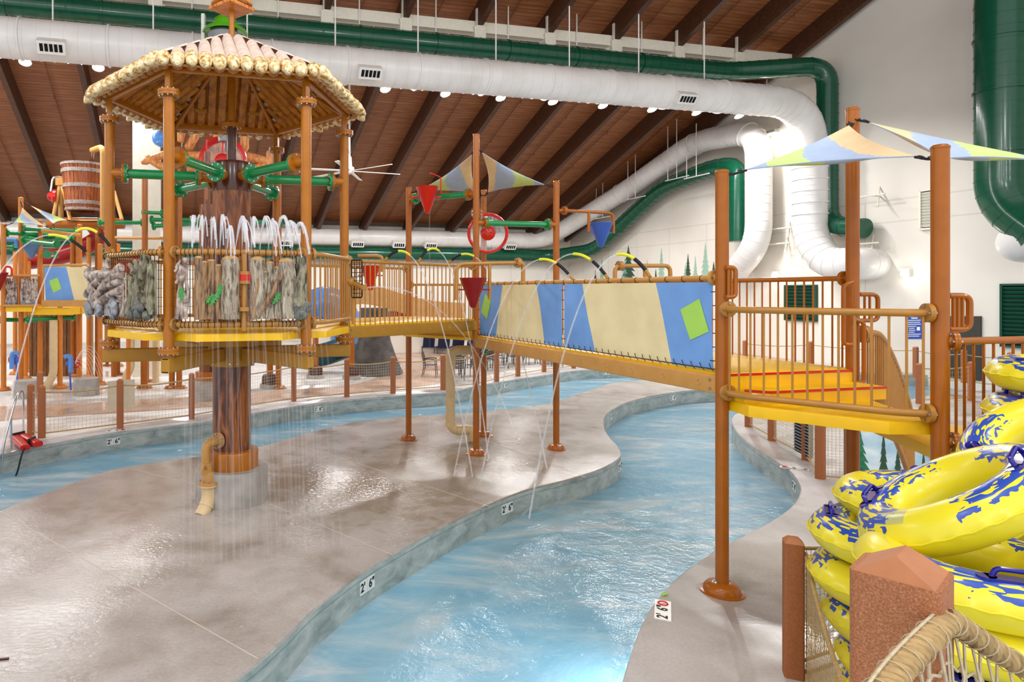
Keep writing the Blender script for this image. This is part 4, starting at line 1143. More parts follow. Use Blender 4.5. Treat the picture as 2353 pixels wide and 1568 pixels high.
def pn_logs(m, W, fr, var=0):
    if var == 0:
        for (s_, r, z1, mt) in ((.07, .06, 3.68, 0), (.2, .055, 3.62, 0), (.34, .06, 3.64, 0), (.5, .055, 3.58, 0), (.76, .13, 3.66, 1), (.6, .04, 3.5, 0)):
            m.mat(mt); logtube(m, s_*W, 2.89, s_*W + .01, z1, r, r*.92, fr, n=14); m.mat(2)
            o_, ex, nn = fr; M = Matrix((ex, nn, V((0, 0, 1)))).transposed(); m.ball(o_ + ex*(s_*W + .01) + V((0, 0, z1)) + nn*.02, (r*.9, r*.85, r*.45), 12, 6, M)
        m.mat(3); leaf(m, .33*W, 3.06, 1.1, .2, fr); leaf(m, .5*W, 3.16, 1.4, .2, fr); leaf(m, .4*W, 3.22, -2.2, .16, fr)
    else:
        for (s_, r, z1, mt) in ((.16, .105, 3.66, 1), (.44, .06, 3.62, 1), (.62, .05, 3.56, 1), (.84, .115, 3.64, 1), (.34, .05, 3.5, 1)):
            m.mat(mt); logtube(m, s_*W, 2.89, s_*W, z1, r, r*.92, fr, n=14); m.mat(2)
            o_, ex, nn = fr; M = Matrix((ex, nn, V((0, 0, 1)))).transposed(); m.ball(o_ + ex*(s_*W) + V((0, 0, z1)) + nn*.02, (r*.9, r*.85, r*.5), 12, 6, M)
        m.mat(0); fr2 = (fr[0] + fr[2]*.09, fr[1], fr[2])
        logtube(m, .15*W, 2.9, .72*W, 3.48, .03, .035, fr2); logtube(m, .02*W, 2.9, .16*W, 3.42, .028, .018, fr2)
        m.mat(3); leaf(m, .5*W, 3.08, 1.0, .2, fr)
panel('log_relief_panel', 'moulded panel of upright brown logs with oak leaves', FL_, 447, 553, lambda m, W, fr: pn_logs(m, W, fr, 0), [bark_b, bark_g, cutw, leafg])
panel('log_relief_panel', 'moulded panel of grey logs crossed by a stick', FL_, 576, 673, lambda m, W, fr: pn_logs(m, W, fr, 1), [bark_b, bark_g, cutw, leafg])
panel('root_relief_panel', 'narrow dark moulded panel beside the post', FL_, 679, 700, lambda m, W, fr: pn_roots(m, W, fr), [olive, stone_d])
# flanged riser pipe on the front rail
A, B, o_ = side(FL_); q = on_plane(561, 650, A + o_*.24, B + o_*.24); q = V((q.x, q.y, 0))
m = MB(); m.cyl(q + V((0, 0, 2.74)), q + V((0, 0, 3.74)), .036, n=12); flange(m, q + V((0, 0, 3.02)), (0, 0, 1), .085, .025); flange(m, q + V((0, 0, 3.49)), (0, 0, 1), .085, .02); flange(m, q + V((0, 0, 3.37)), (0, 0, 1), .085, .02)
ro = part('riser_pipe', m, tan, t)
m = MB(); m.lathe([(.08, 3.39), (.088, 3.39), (.088, 3.47), (.08, 3.47)], q, 18); sub('red_gasket', m, red, ro, 'red ring')
# hose-lance on the deck edge (water cannon) with black mesh guard
A, B, o_ = side(FR_)
q = P(820, 640, 9.9)
t2 = thing('water_cannon', 'tan water cannon with black mesh guard at the end of the tower railing', 'water cannon', tuple(q))
m = MB(); m.cyl(P(812, 650, 9.95), P(838, 662, 9.75), .045, .05, 12); m.ball(P(808, 648, 9.97), .075); m.cyl(P(812, 655, 9.95), V((P(812, 655, 9.95).x, P(812, 655, 9.95).y, 2.75)), .03, n=8); part('barrel', m, tan, t2)
m = MB(); a_ = [P(808, 598, 9.95), P(832, 598, 9.75), P(832, 684, 9.75), P(808, 684, 9.95)]
m.tube(bend(a_ + [a_[0]], .04), .011, 6)
for i in range(1, 9): m.tube([a_[0].lerp(a_[3], i/9), a_[1].lerp(a_[2], i/9)], .005, 4)
for i in range(1, 4): m.tube([a_[0].lerp(a_[1], i/4), a_[3].lerp(a_[2], i/4)], .005, 4)
part('mesh_guard', m, black, t2)
# supply pipe with valve at the pillar foot
W = 9.80
t2 = thing('supply_pipe', 'tan supply pipe with lever valve curving from the trunk pillar to the floor', 'pipe', tuple(G(460, 1178)))
m = MB(); path = bend([V((P(500, 1014, 9.98))), P(472, 1020, W), P(473, 1090, W)], .12, 6); m.tube(path, .066, 14); flange(m, P(501, 1013, 9.99), P(500, 1014, 9.98) - P(472, 1020, W), .12, .03); part('upper_pipe', m, pvcd, t2)
m = MB(); bolts(m, P(500.5, 1013.5, 9.97), P(500, 1014, 9.98) - P(472, 1020, W), .098, 10, .012, .045); part('bolts', m, bolt_m, t2)
m = MB(); m.lathe([(.066, -.02), (.084, -.02), (.084, .14), (.066, .14)], P(475, 1085, W), 14); m.tube([P(474, 1078, W - .08), P(468, 1070, W - .16), P(460, 1090, W - .18)], [.02, .025, .018], 8); part('valve_lever', m, pvcd, t2)
m = MB(); c = P(479, 1109, W); m.lathe([(.07, .16), (.09, .12), (.1, .05), (.1, .02), (.155, .02), (.155, -.02)], c, 20); part('flange', m, pvcd, t2)
m = MB(); m.lathe([(.145, -.02), (.145, -.05), (.09, -.055)], c, 20); path = bend([c, P(480, 1150, W), G(461, 1180) + V((0, 0, -.05))], .18, 7); m.tube(path, .105, 16); m.lathe([(.112, -.02), (.112, .02)], path[-3], 16, path[-2] - path[-4], caps=False); part('lower_pipe', m, pvc, t2, 'cream pipe elbow')
m = MB(); bolts(m, c, (0, 0, 1), .13, 10, .012, .035); part('bolts', m, bolt_m, t2)
# birdhouse crate on the canopy tip
t2 = thing('rooftop_crate', 'orange wooden crate on a pole above the canopy tip', 'ornament', (HC.x, HC.y, 7.2))
m = MB(); m.cyl(HC + V((0, 0, 7.15)), HC + V((0, 0, 7.7)), .045, n=10); part('pole', m, amber, t2)
m = MB(); m.box(HC + V((0, 0, 7.68)), (.5, .5, .05), rz=.9); part('base_board', m, box_m, t2, smooth=False)
m = MB(); m.box(HC + V((0, 0, 7.96)), (.42, .42, .5), rz=.9)
for s_ in (-1, 1): m.box(HC + V((0, 0, 7.75)) , (.45, .45, .04), rz=.9); m.box(HC + V((0, 0, 8.1)), (.45, .45, .04), rz=.9)
part('box', m, box_m, t2, smooth=False)
# green helmet-shaped ornament far behind the canopy tip
q = P(515, 74, 21.0)
t2 = thing('helmet_ornament', 'glossy green helmet-shaped ornament behind the canopy tip', 'ornament', tuple(q))
m = MB(); m.lathe([(.42, .02), (.40, .18), (.33, .36), (.18, .47), (.01, .50)], q + V((.03, 0, .05)), 24); part('crown', m, helm, t2)
m = MB(); m.lathe([(.44, .02), (.66, -.02), (.72, -.12), (.69, -.14), (.62, -.06), (.42, -.02)], q + V((.03, 0, .08)), 28); part('brim', m, helm, t2)
m = MB(); m.lathe([(.5, -.5), (.52, -.1), (.40, .02)], q, 20); m.cyl(q + V((0, 0, -3.5)), q + V((0, 0, -.4)), .2, n=12); part('stand', m, grey_p, t2, 'grey stand')
m = MB(); m.rbox(q + V((-.66, 0, -.3)), q + V((-.66, 0, .55)), .12, .25, .04, up=V((0, 1, 0))); part('fin', m, white, t2)
# ================================================================== BRIDGES
def bridge(name, label, A0, B0, A1, B1, zd, zrail, bm, railm, left=True):
    """A0->B0 and A1->B1 are the two side lines"""
    t = thing(name, label, 'footbridge', tuple((A0+B0)/2))
    d = (B0-A0).normalized()
    for A, B in ((A0, B0), (A1, B1)):
        m = MB(); zc = zd - .135
        m.rbox(A + d*.04 + V((0, 0, zc)), B - d*.04 + V((0, 0, zc)), .09, .2, .015)
        bo = part('side_beam', m, bm, t)
        h = MB(); n_ = int((B-A).length/.55); sd = V((d.y, -d.x, 0)); sg = 1 if A is A0 else -1
        for i in range(n_):
            p = A.lerp(B, (i+.5)/n_) + V((0, 0, zc)) 
            M = Matrix((d, V((0, 0, 1)), sd)).transposed(); h.torus(p + sd*.046, .028, .006, 12, 4, M); h.torus(p - sd*.046, .028, .006, 12, 4, M)
        sub('ring_hook', h, pvcd, bo)
        h = MB()
        for e, s_ in ((A, 1), (B, -1)):
            for dz in (-.05, .05): h.cyl(e + d*s_*.12 + V((0, 0, zc + dz)) - sd*.058, e + d*s_*.12 + V((0, 0, zc + dz)) + sd*.058, .016, n=8)
        sub('bolts', h, bolt_m, bo)
    m = MB(); n = V((d.y, -d.x, 0)); w = (A1 - A0)
    m.prism([(A0 + d*.02)[:2], (B0 - d*.02)[:2], (B1 - d*.02)[:2], (A1 + d*.02)[:2]], zd - .05, zd, .01); part('deck', m, yellow, t)
    return t
b1 = bridge('footbridge', 'near railed bridge from the canopy tower to the sail tower', hexp(RR_), MBp, hexp(BR_), MA, 2.71, 3.75, goldb, tan)
rail(b1, hexp(RR_), MBp, 2.72, 3.75, None, 0, .028, tan, .115, True, zb0=2.66, lo=False)
rail(b1, hexp(BR_), MA, 2.72, 3.75, None, 0, .028, tan, .13, True, zb0=2.66, lo=False)
b2 = bridge('footbridge', 'footbridge with blue and cream fabric side over the river', MBp, P1, MD, P2, 2.37, 3.40, peach, rust)
rail(b2, MD, P2, 2.4, 3.40, None, 0, .03, rust, .12, True, zb0=2.33, lo=False)
ro, pth = rail(b2, MBp, P1, 2.4, 3.40, None, 0, .03, peach, bal=False, lo=False, nm='lashed_rail')
# fabric panels on the near side
dB = (P1 - MBp).normalized(); nB = V((dB.y, -dB.x, 0))
nB = nB if nB.x < 0 else -nB
oA, oB = MBp + nB*.02, P1 + nB*.02
def fq(x, y, o=0): p = on_plane(x, y, oA, oB); return p + nB*o
z16 = lambda x, y: (1000 + x/3.361, 560 + y/3.361)
def fabric(name, label, quads, parent):
    m = MB()
    for mi, pts, o in quads:
        m.mat(mi); q = [fq(*z16(*p)) for p in pts]
        # tessellate into a fine grid with a slight billow
        n = 10; vs = []; fs = []
        for i in range(n+1):
            for j in range(n+1):
                a_ = q[0].lerp(q[1], i/n); b_ = q[3].lerp(q[2], i/n); p = a_.lerp(b_, j/n)
                s_ = (p - oA).dot(dB); bl = .018*math.sin(s_*2.3)*math.sin(PI*min(1, max(0, (p.z-2.45)/.9)))
                vs.append(p + nB*(o + bl))
        for i in range(n):
            for j in range(n): fs.append((i*(n+1)+j, (i+1)*(n+1)+j, (i+1)*(n+1)+j+1, i*(n+1)+j+1))
        m.add(vs, fs)
    return part(name, m, [fblue, fcream, lime], parent, label, ang=80)
fabric('fabric_panel', 'far fabric panel with lime diamond', [(0, [(343, 318), (522, 318), (470, 716), (346, 705)], 0), (1, [(522, 318), (780, 315), (845, 772), (470, 716)], 0), (0, [(780, 315), (985, 312), (985, 797), (845, 772)], 0), (2, [(392, 385), (438, 445), (408, 585), (360, 530)], .006)], b2)
fabric('fabric_panel', 'near fabric panel with lime diamond', [(0, [(1003, 312), (1137, 310), (1235, 838), (1003, 800)], 0), (1, [(1137, 310), (1703, 303), (1828, 932), (1235, 838)], 0), (0, [(1703, 303), (2148, 298), (2150, 975), (1828, 932)], 0), (2, [(1900, 510), (2050, 425), (2128, 680), (1978, 745)], .006)], b2)
m = MB(); a_, b_ = fq(*z16(994, 300)), fq(*z16(994, 800)); m.cyl(a_ - nB*.03, V((a_.x, a_.y, b_.z)) - nB*.03, .022, n=8); part('panel_pole', m, steel, b2, 'grey pole between panels')
m = MB(); a_, b_ = fq(*z16(2160, 300)), fq(*z16(2160, 1000)); m.cyl(a_ - nB*.02, V((a_.x, a_.y, b_.z)) - nB*.02, .014, n=6); a_, b_ = fq(*z16(340, 318)), fq(*z16(340, 712)); m.cyl(a_ - nB*.02, V((a_.x, a_.y, b_.z)) - nB*.02, .014, n=6); part('panel_edge_bar', m, rust, b2)
lc = MB(); L = (P1-MBp).length
n_ = 44
for i in range(n_):
    s_ = .15 + (L-.3)*i/(n_-1); p = MBp + dB*s_; w_ = .018
    M = Matrix((nB, V((0, 0, 1)), dB)).transposed()
    if i % 2 == 0: lc.torus(p + V((0, 0, 3.395)) , .034, .005, 10, 4, M)
    lc.tube([p + nB*.03 + V((0, 0, 2.455)), p + nB*.05 + dB*.04 + V((0, 0, 2.42)), p + nB*.04 + dB*.08 + V((0, 0, 2.375))], .0045, 4)
    lc.tube([p + nB*.04 + V((0, 0, 2.40)), p + nB*.04 + dB*(L-.3)/(n_-1) + V((0, 0, 2.405))], .0055, 4)
for sx in (990, 2155, 343):
    for j in range(6):
        p = fq(*z16(sx, 330 + (j+.4)*(450 if sx < 1500 else 640)/6)); lc.tube([p - dB*.06, p + nB*.012, p + dB*.06], .005, 4)
part('lacing', lc, cord_k, b2)['kind'] = 'stuff'
# ================================================================== SAIL TOWER (rhombus deck of four masts)
ms = thing('sail_mast_tower', 'four orange masts carrying a small yellow deck and green pipes', 'play tower', tuple((MA+MD)/2))
tops = {0: 5.54, 1: 6.40, 2: 5.55, 3: 5.53}
mast = [MA, MBp, MC, MD]
def base_flange(m, p, r=.2, k=1.0):
    m.lathe([(r*1.18, 0), (r*1.18, .015), (r*1.0, .02), (r*.97, .06), (r*.8, .095), (r*.4, .11)], p, 22)
for i, p in enumerate(mast):
    m = MB(); cap_post(m, p, .064, .05, tops[i]); po = part('mast', m, rust, ms)
    m = MB(); base_flange(m, p, .165); sub('base_flange', m, rust, po)
    m = MB(); m.ball(p + V((0, -.095, .105)), .022); m.ball(p + V((.1, .05, .105)), .022); sub('bolts', m, bolt_m, po)
m = MB(); m.prism([(q + ((MA+MD)/2 - q).normalized()*.12)[:2] for q in (MA, MBp, MD, MC)], 2.30, 2.36, .01); part('deck', m, yellow, ms)
m = MB()
dd = (MA - MBp).normalized(); inn = ((MC+MD)/2 - (MA+MBp)/2).normalized()
a_, b_ = MBp + dd*.1, MA - dd*.1
m.plate([a_ + V((0, 0, 2.36)), b_ + V((0, 0, 2.36)), b_ + V((0, 0, 2.7)), a_ + V((0, 0, 2.7))], .05, inn)
m.prism([(a_ + inn*.02)[:2], (b_ + inn*.02)[:2], (b_ + inn*.36)[:2], (a_ + inn*.36)[:2]], 2.49, 2.54, .01)
part('step', m, yellow, ms)
m = MB(); a_, b_ = MBp - inn*.14 + dd*.1, MA - inn*.14 - dd*.02; m.prism([a_[:2], b_[:2], (b_ + inn*.4)[:2], (a_ + inn*.4)[:2]], 2.27, 2.33, .012); part('tread_lip', m, yellow, ms)
def pipe(t, a, b, mt=None, r=.058, coll=None, lab=None):
    a, b = V(a), V(b); d = (b-a).normalized(); m = MB(); m.cyl(a + d*.2, b - d*.2, r, n=14)
    flange(m, a + d*.21, d, .12, .016); flange(m, b - d*.21, d, .12, .016); o = part('green_pipe', m, mt or green, t, lab)
    m = MB(); m.cyl(a, a + d*.19, r*1.0, n=12); m.cyl(b - d*.19, b, r*1.0, n=12); flange(m, a + d*.175, d, .12, .016); flange(m, b - d*.175, d, .12, .016); sub('collar', m, coll or rust, o)
    m = MB(); bolts(m, a + d*.19, d, .098, 8, .011, .04); bolts(m, b - d*.19, d, .098, 8, .011, .04); sub('bolts', m, bolt_m, o); return o
pipe(ms, MA + V((0, 0, 5.27)), MBp + V((0, 0, 5.20))); pipe(ms, MBp + V((0, 0, 4.62)), MD + V((0, 0, 4.62))); pipe(ms, MBp + V((0, 0, 4.85)), MC + V((0, 0, 4.70)))
pipe(ms, MBp + V((0, 0, 2.0)), MC + V((0, 0, 1.95)))
# rails on the outer sides of the rhombus
for (A, B) in ((MA, MC), (MC, MD)):
    o_ = ((A+B)/2 - (MA+MD)/2).normalized(); rail(ms, A, B, 2.45, 3.40, o_, .15, .026, tan, .13, True)
# ------------------------------------------------------------------ shade sails
def sail(t_label, top, a, b, lab, hook=.22, n=30):
    """triangle top-a-b; a is the outer (lime) corner; b the inner low corner"""
    cen = (top + a + b)/3
    def pull(p, f): return p + (cen - p).normalized()*f
    T, A, B = pull(top, hook), pull(a, hook*1.1), pull(b, hook)
    t = thing('shade_sail', lab, 'shade sail', tuple(cen), 'blue, lime and peach shade sails')
    m = MB(); idx = {}; vs = []; 
    for i in range(n+1):
        for j in range(n+1-i):
            u, v = i/n, j/n; w = 1-u-v       # u -> A, v -> B, w -> T
            cv = .30
            p = T*w + A*u + B*v
            pull_in = (T*(1/3)+A*(1/3)+B*(1/3) - p)
            e = 4*max(w*u*(1-v)**2, 0)*1 + 4*max(u*v*(1-w)**2, 0) + 4*max(w*v*(1-u)**2, 0)
            k = max(w*u if v < 1e-9 else 0, 0)
            f = cv*(4*w*u*(1-v)**6 + 4*u*v*(1-w)**6 + 4*w*v*(1-u)**6)
            p = p + pull_in*f*.55 + V((0, 0, -.10*27*u*v*w))
            idx[(i, j)] = len(vs); vs.append(p)
    fs = []; mi = []
    def mt_(u, v):
        wob = .025*math.sin(v*14)
        if .50 + wob < u < .86: return 1
        if u + .0 < .10 + (.16 if True else 0)*(1-u-v)*1.0: return 2
        return 0
    for i in range(n):
        for j in range(n-i):
            c = ((i+1/3)/n, (j+1/3)/n); fs.append((idx[(i, j)], idx[(i+1, j)], idx[(i, j+1)])); mi.append(mt_(*c))
            if i+j < n-1:
                c = ((i+2/3)/n, (j+2/3)/n); fs.append((idx[(i+1, j)], idx[(i+1, j+1)], idx[(i, j+1)])); mi.append(mt_(*c))
    nn = (A-T).cross(B-T).normalized()*.012
    o = len(vs); vv = vs + [p + nn for p in vs]
    m.v = [tuple(p) for p in vv]; m.f = [list(f) for f in fs] + [[q+o for q in f[::-1]] for f in fs]; m.m = mi + mi
    edge = [idx[(i, 0)] for i in range(n+1)] + [idx[(n-j, j)] for j in range(1, n+1)] + [idx[(0, n-j)] for j in range(1, n)]
    for q in range(len(edge)):
        e0_, e1_ = edge[q], edge[(q+1) % len(edge)]; m.f.append([e1_, e0_, e0_+o, e1_+o]); m.m.append(0)
    part('fabric', m, [s_blue, s_lime, s_org], t, ang=60)
    for c_, p in ((T, top), (A, a), (B, b)):
        h = MB(); h.tube([c_, c_.lerp(p, .5) + V((0, 0, -.01)), p], .012, 6); M = Matrix.Rotation(.7, 3, 'X'); h.torus(c_.lerp(p, .25), .03, .007, 12, 4, M); h.torus(c_.lerp(p, .7), .03, .007, 12, 4, M)
        part('turnbuckle', h, black, t)
    return t
def zz(p, z): return V((p.x, p.y, z))
sail('', zz(MBp, 6.12), zz(MA, 5.40), zz(MC, 5.40), 'underside of the left sail on the tallest middle mast')
sail('', zz(MBp, 6.14), zz(MD, 5.40), zz(MC, 5.40), 'underside of the right sail on the tallest middle mast')
sail('', zz(P2, 5.20), zz(P1, 4.50), zz(P3, 4.42), 'bright sail spanning from the second to the front masts of the stair platform')
sail('', zz(P2, 5.24), zz(P4, 4.45), zz(P3, 4.40), 'bright sail reaching out of the frame at the right edge', .22)
# ------------------------------------------------------------------ water wheel, tipping cones
q = P(1121, 536, 14.3); f = V((q.x*.3, q.y, 0)).normalized()*-1
t = thing('water_spinner', 'red-rimmed round water wheel behind the tallest middle mast', 'water wheel', tuple(q))
M = Matrix((V((-f.y, f.x, 0)), V((0, 0, 1)), f)).transposed()
m = MB(); m.torus(q, .41, .035, 36, 8, M); part('rim', m, red, t)
m = MB(); m.lathe([(.40, 0), (.13, .0)], q, 30, f, caps=False); part('disc', m, sheet_m, t, 'clear plastic disc')
m = MB(); m.lathe([(.15, -.06), (.16, .02), (.11, .08), (.04, .1)], q, 20, f); part('hub', m, red, t)
m = MB(); bolts(m, q + f*.1, f, .07, 6, .014, .03); m.cyl(q - f*.5, q, .05, n=10); part('axle', m, rust, t)
def cone(c, r, h, mt, lab, frame, fmat, tilt=0.0, bar=None):
    t = thing('tipping_cone', lab, 'tipping bucket', tuple(c), 'cone buckets on pipe frames')
    ax = V((math.sin(tilt), 0, math.cos(tilt)))
    m = MB(); m.lathe([(.02, -h), (.05, -h + .02), (r*.98, -.01), (r*1.03, 0), (r*.99, .01), (r*.93, 0), (.03, -h + .06)], c, 28, ax, caps=True); part('bucket', m, mt, t)
    m = MB(); hz = V((0, 0, -.19)); sx = (frame[1] - frame[0]); sx.z = 0; sx = sx.normalized() if sx.length else V((1, 0, 0))
    m.cyl(V(c) + hz - sx*(r*1.25), V(c) + hz + sx*(r*1.25), .012, n=6); part('pivot_rod', m, mt, t)
    if len(frame) > 2:
        m = MB(); m.tube(bend(frame, .14, 6), .034, 10)
        part('pipe_frame', m, fmat, t)
    return t
# front red cone on a frame reaching off the bridge rail
Q = MBp.lerp(P1, .301); lft = nB.copy(); Q = V((Q.x, Q.y, 0))
def onfr(px, py):
    k = (px - CX)/F; n_ = V((-lft.y, lft.x, 0)); Y = n_.dot(Q)/(n_.x*k + n_.y); return P(px, py, Y)
c = onfr(1087, 640)
t = cone(c, .225, .5, dred, 'dark red cone hanging in front of the middle masts', [onfr(1049, 690), onfr(1049, 607), onfr(1190, 604)], tan)
m = MB(); a_ = onfr(1125, 606); m.cyl(a_, V((a_.x, a_.y, onfr(1125, 688).z)), .03, n=10); part('pipe_frame', m, tan, t)
m = MB(); m.tube(bend([onfr(1190, 604), onfr(1202, 604), onfr(1202, 655)], .1), .036, 10); flange(m, onfr(1190, 604), onfr(1190, 604) - onfr(1100, 604), .085, .03); part('elbow', m, tan, t)
m = MB(); bolts(m, onfr(1190, 604), onfr(1190, 604) - onfr(1100, 604), .065, 6, .012, .05); part('bolts', m, bolt_m, t)
# upper red cone on the green pipe
mid = MA.lerp(MBp, .33); c = P(982, 431, mid.y - .35)
t = cone(c, .235, .54, red, 'bright red cone hung from the upper green pipe', [c + V((-.1, 0, 0)), c + V((.1, 0, 0))], red)
m = MB(); m.tube(bend([c + V((.07, .1, .30)), c + V((.07, .1, .32)), c + V((.30, .15, .24)), c + V((.30, .15, -.1))], .05), .014, 8)
m.tube([c + V((-.33, .1, -.2)), c + V((.33, .1, -.2))], .02, 8); m.cyl(c + V((.3, .15, -.1)), zz(mid, 5.25), .02, n=8); part('spout_frame', m, red, t)
# blue cone on an arm off the right mast
def onm(px, py):
    k = (px - CX)/F; n_ = V((-e0.y, e0.x, 0)); Y = n_.dot(MD)/(n_.x*k + n_.y); return P(px, py, Y)
c = onm(1381, 514)
t = cone(c, .235, .5, bluep, 'blue cone hanging from an arm right of the sail', [zz(MD, onm(1290, 484).z), onm(1300, 484), onm(1409, 490), onm(1409, 536)], rust)
m = MB(); a_ = onm(1353, 487); m.cyl(a_, V((a_.x, a_.y, onm(1353, 533).z)), .032, n=10); flange(m, onm(1297, 484), e0, .085, .03); part('pipe_frame', m, rust, t)
# frame with hidden cone behind the fabric bridge, and red cone behind the near bridge
k0 = MD.lerp(P2, .35); k1 = k0 + V((-nB.x, -nB.y, 0))*1.05
def onk(px, py):
    k = (px - CX)/F; dd_ = (k1-k0); n_ = V((-dd_.y, dd_.x, 0)); Y = n_.dot(k0)/(n_.x*k + n_.y); return P(px, py, Y)
t = thing('pipe_frame', 'tan pipe frame behind the fabric bridge in front of painted spruces', 'pipe frame', tuple(onk(1412, 640)))
m = MB(); m.tube(bend([onk(1413, 660), onk(1413, 611), onk(1540, 611), onk(1540, 690)], .12), .036, 10); flange(m, onk(1424, 611), onk(1500, 611) - onk(1424, 611), .085, .03); m.cyl(onk(1482, 612), onk(1482, 660), .034, n=10); part('tube', m, tan, t)
m = MB(); bolts(m, onk(1424, 611), onk(1500, 611) - onk(1424, 611), .065, 6, .012, .05); part('bolts', m, bolt_m, t)
k2 = hexp(BR_).lerp(MA, .45)
c = P(851, 612, k2.y + .3)
t = cone(c, .2, .5, red, 'red cone seen through the balusters behind the near railed bridge', [P(822, 588, k2.y), P(868, 588, k2.y), P(878, 592, k2.y), P(878, 625, k2.y)], tan)
# ================================================================== STAIR PLATFORM (triangle of masts at the right)
st = thing('stair_platform', 'yellow stair platform on three tall masts at the right', 'play platform', tuple(P1))
for p, zt, lab in ((P1, 4.57, 'mast'), (P2, 5.36, 'mast'), (P3, 4.55, 'mast')):
    m = MB(); cap_post(m, p, .066, .05, zt, 18); po = part('mast', m, rust, st)
    m = MB(); base_flange(m, p, .185); sub('base_flange', m, rust, po)
    m = MB(); m.ball(p + V((-.08, -.02, .108)), .025); m.ball(p + V((.09, .05, .108)), .025); sub('bolts', m, bolt_m, po)
cen = (P1+P2+P3)/3
def tri_deck(A, B, Cc, z0, z1, bow):
    pts = []
    for (a_, b_), bw in zip(((A, B), (B, Cc), (Cc, A)), bow):
        o_ = ((a_+b_)/2 - (A+B+Cc)/3).normalized(); d = (b_-a_).normalized()
        if bw: pts += [a_ + d*.13 + o_*.02, a_ + d*.32 + o_*.24, b_ - d*.32 + o_*.24, b_ - d*.13 + o_*.02]
        else: pts += [a_ + d*.05, b_ - d*.05]
    return [(p.x, p.y) for p in pts]
m = MB(); m.prism(tri_deck(P1, P3, P2, 0, 0, (1, 0, 0)), 1.97, 2.085, .02); part('platform', m, yellow, st)
dn = (P3 - P1).normalized()
inn = (P3 - (P1+P2)/2); inn = inn.normalized()
def step(zt, off, h, cut):
    a_, b_ = P1 + e0*.05 + inn*off*0, P2 - e0*.05
    a1, b1_ = a_ + inn*off + e0*cut, b_ + inn*off + e0*.0
    m = MB(); m.prism([(a_ - inn*.02)[:2], (b_ - inn*.02)[:2], b1_[:2], a1[:2], (a_ + inn*off*.6)[:2]], zt - h, zt, .008); o = part('step', m, yellow, st)
    m = MB(); m.tube([a_ + inn*off*.6 + V((0, 0, zt - .012)), a1 + V((0, 0, zt - .012)), b1_ + V((0, 0, zt - .012))], .014, 6); sub('nosing', m, red, o, 'red nosing')
step(2.225, .42, .14, .16); step(2.36, .04, .14, .02)
o_ = ((P1+P3)/2 - cen).normalized()
rail(st, P1, P3, 2.17, 3.06, o_, .2, .034, tan, .118, True)
# lower platform beyond the third mast
m = MB(); m.prism(tri_deck(P3, P4, P2, 0, 0, (0, 0, 0)), 1.74, 1.85, .02); part('platform', m, yellow, st)
o2 = -((P2) - (P3+P4)/2).normalized()
rail(st, P3, P4, 1.93, 2.81, o2, .03, .033, rust, .118, True)
m = MB(); cap_post(m, P4, .066, 0, 4.5); part('mast', m, rust, st)
# handles
def loop(pts, r, bars=0, mt=rust, nm='grab_handle'):
    m = MB(); q = [V(p) for p in pts]; m.tube(bend(q, .07, 5), r, 8)
    for i in range(bars):
        f_ = (i+1)/(bars+1.6); a_ = q[0].lerp(q[1], f_); b_ = q[3].lerp(q[2], f_); m.cyl(a_, b_, r*.6, n=6)
    part(nm, m, mt, st)
w = P3.y + .05
loop([P(2180, 680, w), P(2228, 680, w), P(2228, 757, w), P(2180, 757, w)], .026, 3)
w = P2.y + .1
loop([P(1975, 677, w), P(2017, 677, w), P(2017, 737, w), P(1975, 737, w)], .024, 2)
loop([P(1965, 735, w - .2), P(1985, 741, w - .2), P(1985, 880, w - .2), P(1965, 880, w - .2)], .022)
loop([P(1960, 648, w - .25), P(1938, 655, w - .25), P(1938, 792, w - .25), P(1958, 792, w - .25)], .022)
w = P1.y - .1
loop([P(1668, 615, w), P(1690, 615, w), P(1690, 683, w), P(1668, 683, w)], .024, 2)
# curved stair guard descending behind the platform
g = [P(1985, 768, 7.6), P(2018, 768, 7.7), P(2040, 800, 8.0), P(2062, 850, 8.4), P(2085, 920, 8.7), P(2098, 975, 8.8)]
gp = cat(g, 6); m = MB(); m.tube(gp, .035, 10); m.tube([V((p.x, p.y, max(.35, p.z - .95))) for p in gp], .03, 10)
flange(m, g[0], (1, 0, 0), .1, .03); so = part('stair_guard', m, tan, st, 'curved tan stair guard')
me = None
for i in range(2, len(gp), 1):
    p = gp[i]; z0 = max(.35, p.z - .95); mm = MB(); mm.cyl((p.x, p.y, z0), (p.x, p.y, p.z), .02 if i > 8 else .012, n=6, caps=False); sub('baluster', mm, tan, so)
# ================================================================== WATER JETS
def arc(p0, p1, hz, n=18):            # parabola from p0 to p1 rising hz over p0
    p0, p1 = V(p0), V(p1); D = p0.z - p1.z
    # z(t) = p0.z + b t - a t^2, peak hz, z(1) = p1.z
    b = 2*hz + 2*math.sqrt(hz*hz + hz*D); a = b*b/(4*hz)
    return [V((p0.x + (p1.x-p0.x)*t, p0.y + (p1.y-p0.y)*t, p0.z + b*t - a*t*t)) for t in [i/n for i in range(n+1)]]
A, B, o_ = side(FL_)
rj = random.Random(5)
jx = [443, 466, 485, 505, 523, 541, 556, 578, 597, 616, 633, 651, 670]
jh = [.42, .42, .40, .44, .30, .42, .38, .42, .44, .40, .44, .38, .36]
jl = ['leftmost jet', 'second jet from the left', 'third jet from the left', 'fourth jet from the left', 'fifth jet from the left, the lowest', 'sixth jet from the left, the widest', 'jet just left of the riser pipe', 'jet just right of the riser pipe', 'fifth jet from the right', 'fourth jet from the right', 'third jet from the right', 'second jet from the right', 'rightmost jet']
jd = [.0, -.02, .03, .06, .04, .16, .03, .04, .12, .10, .12, .16, .20]
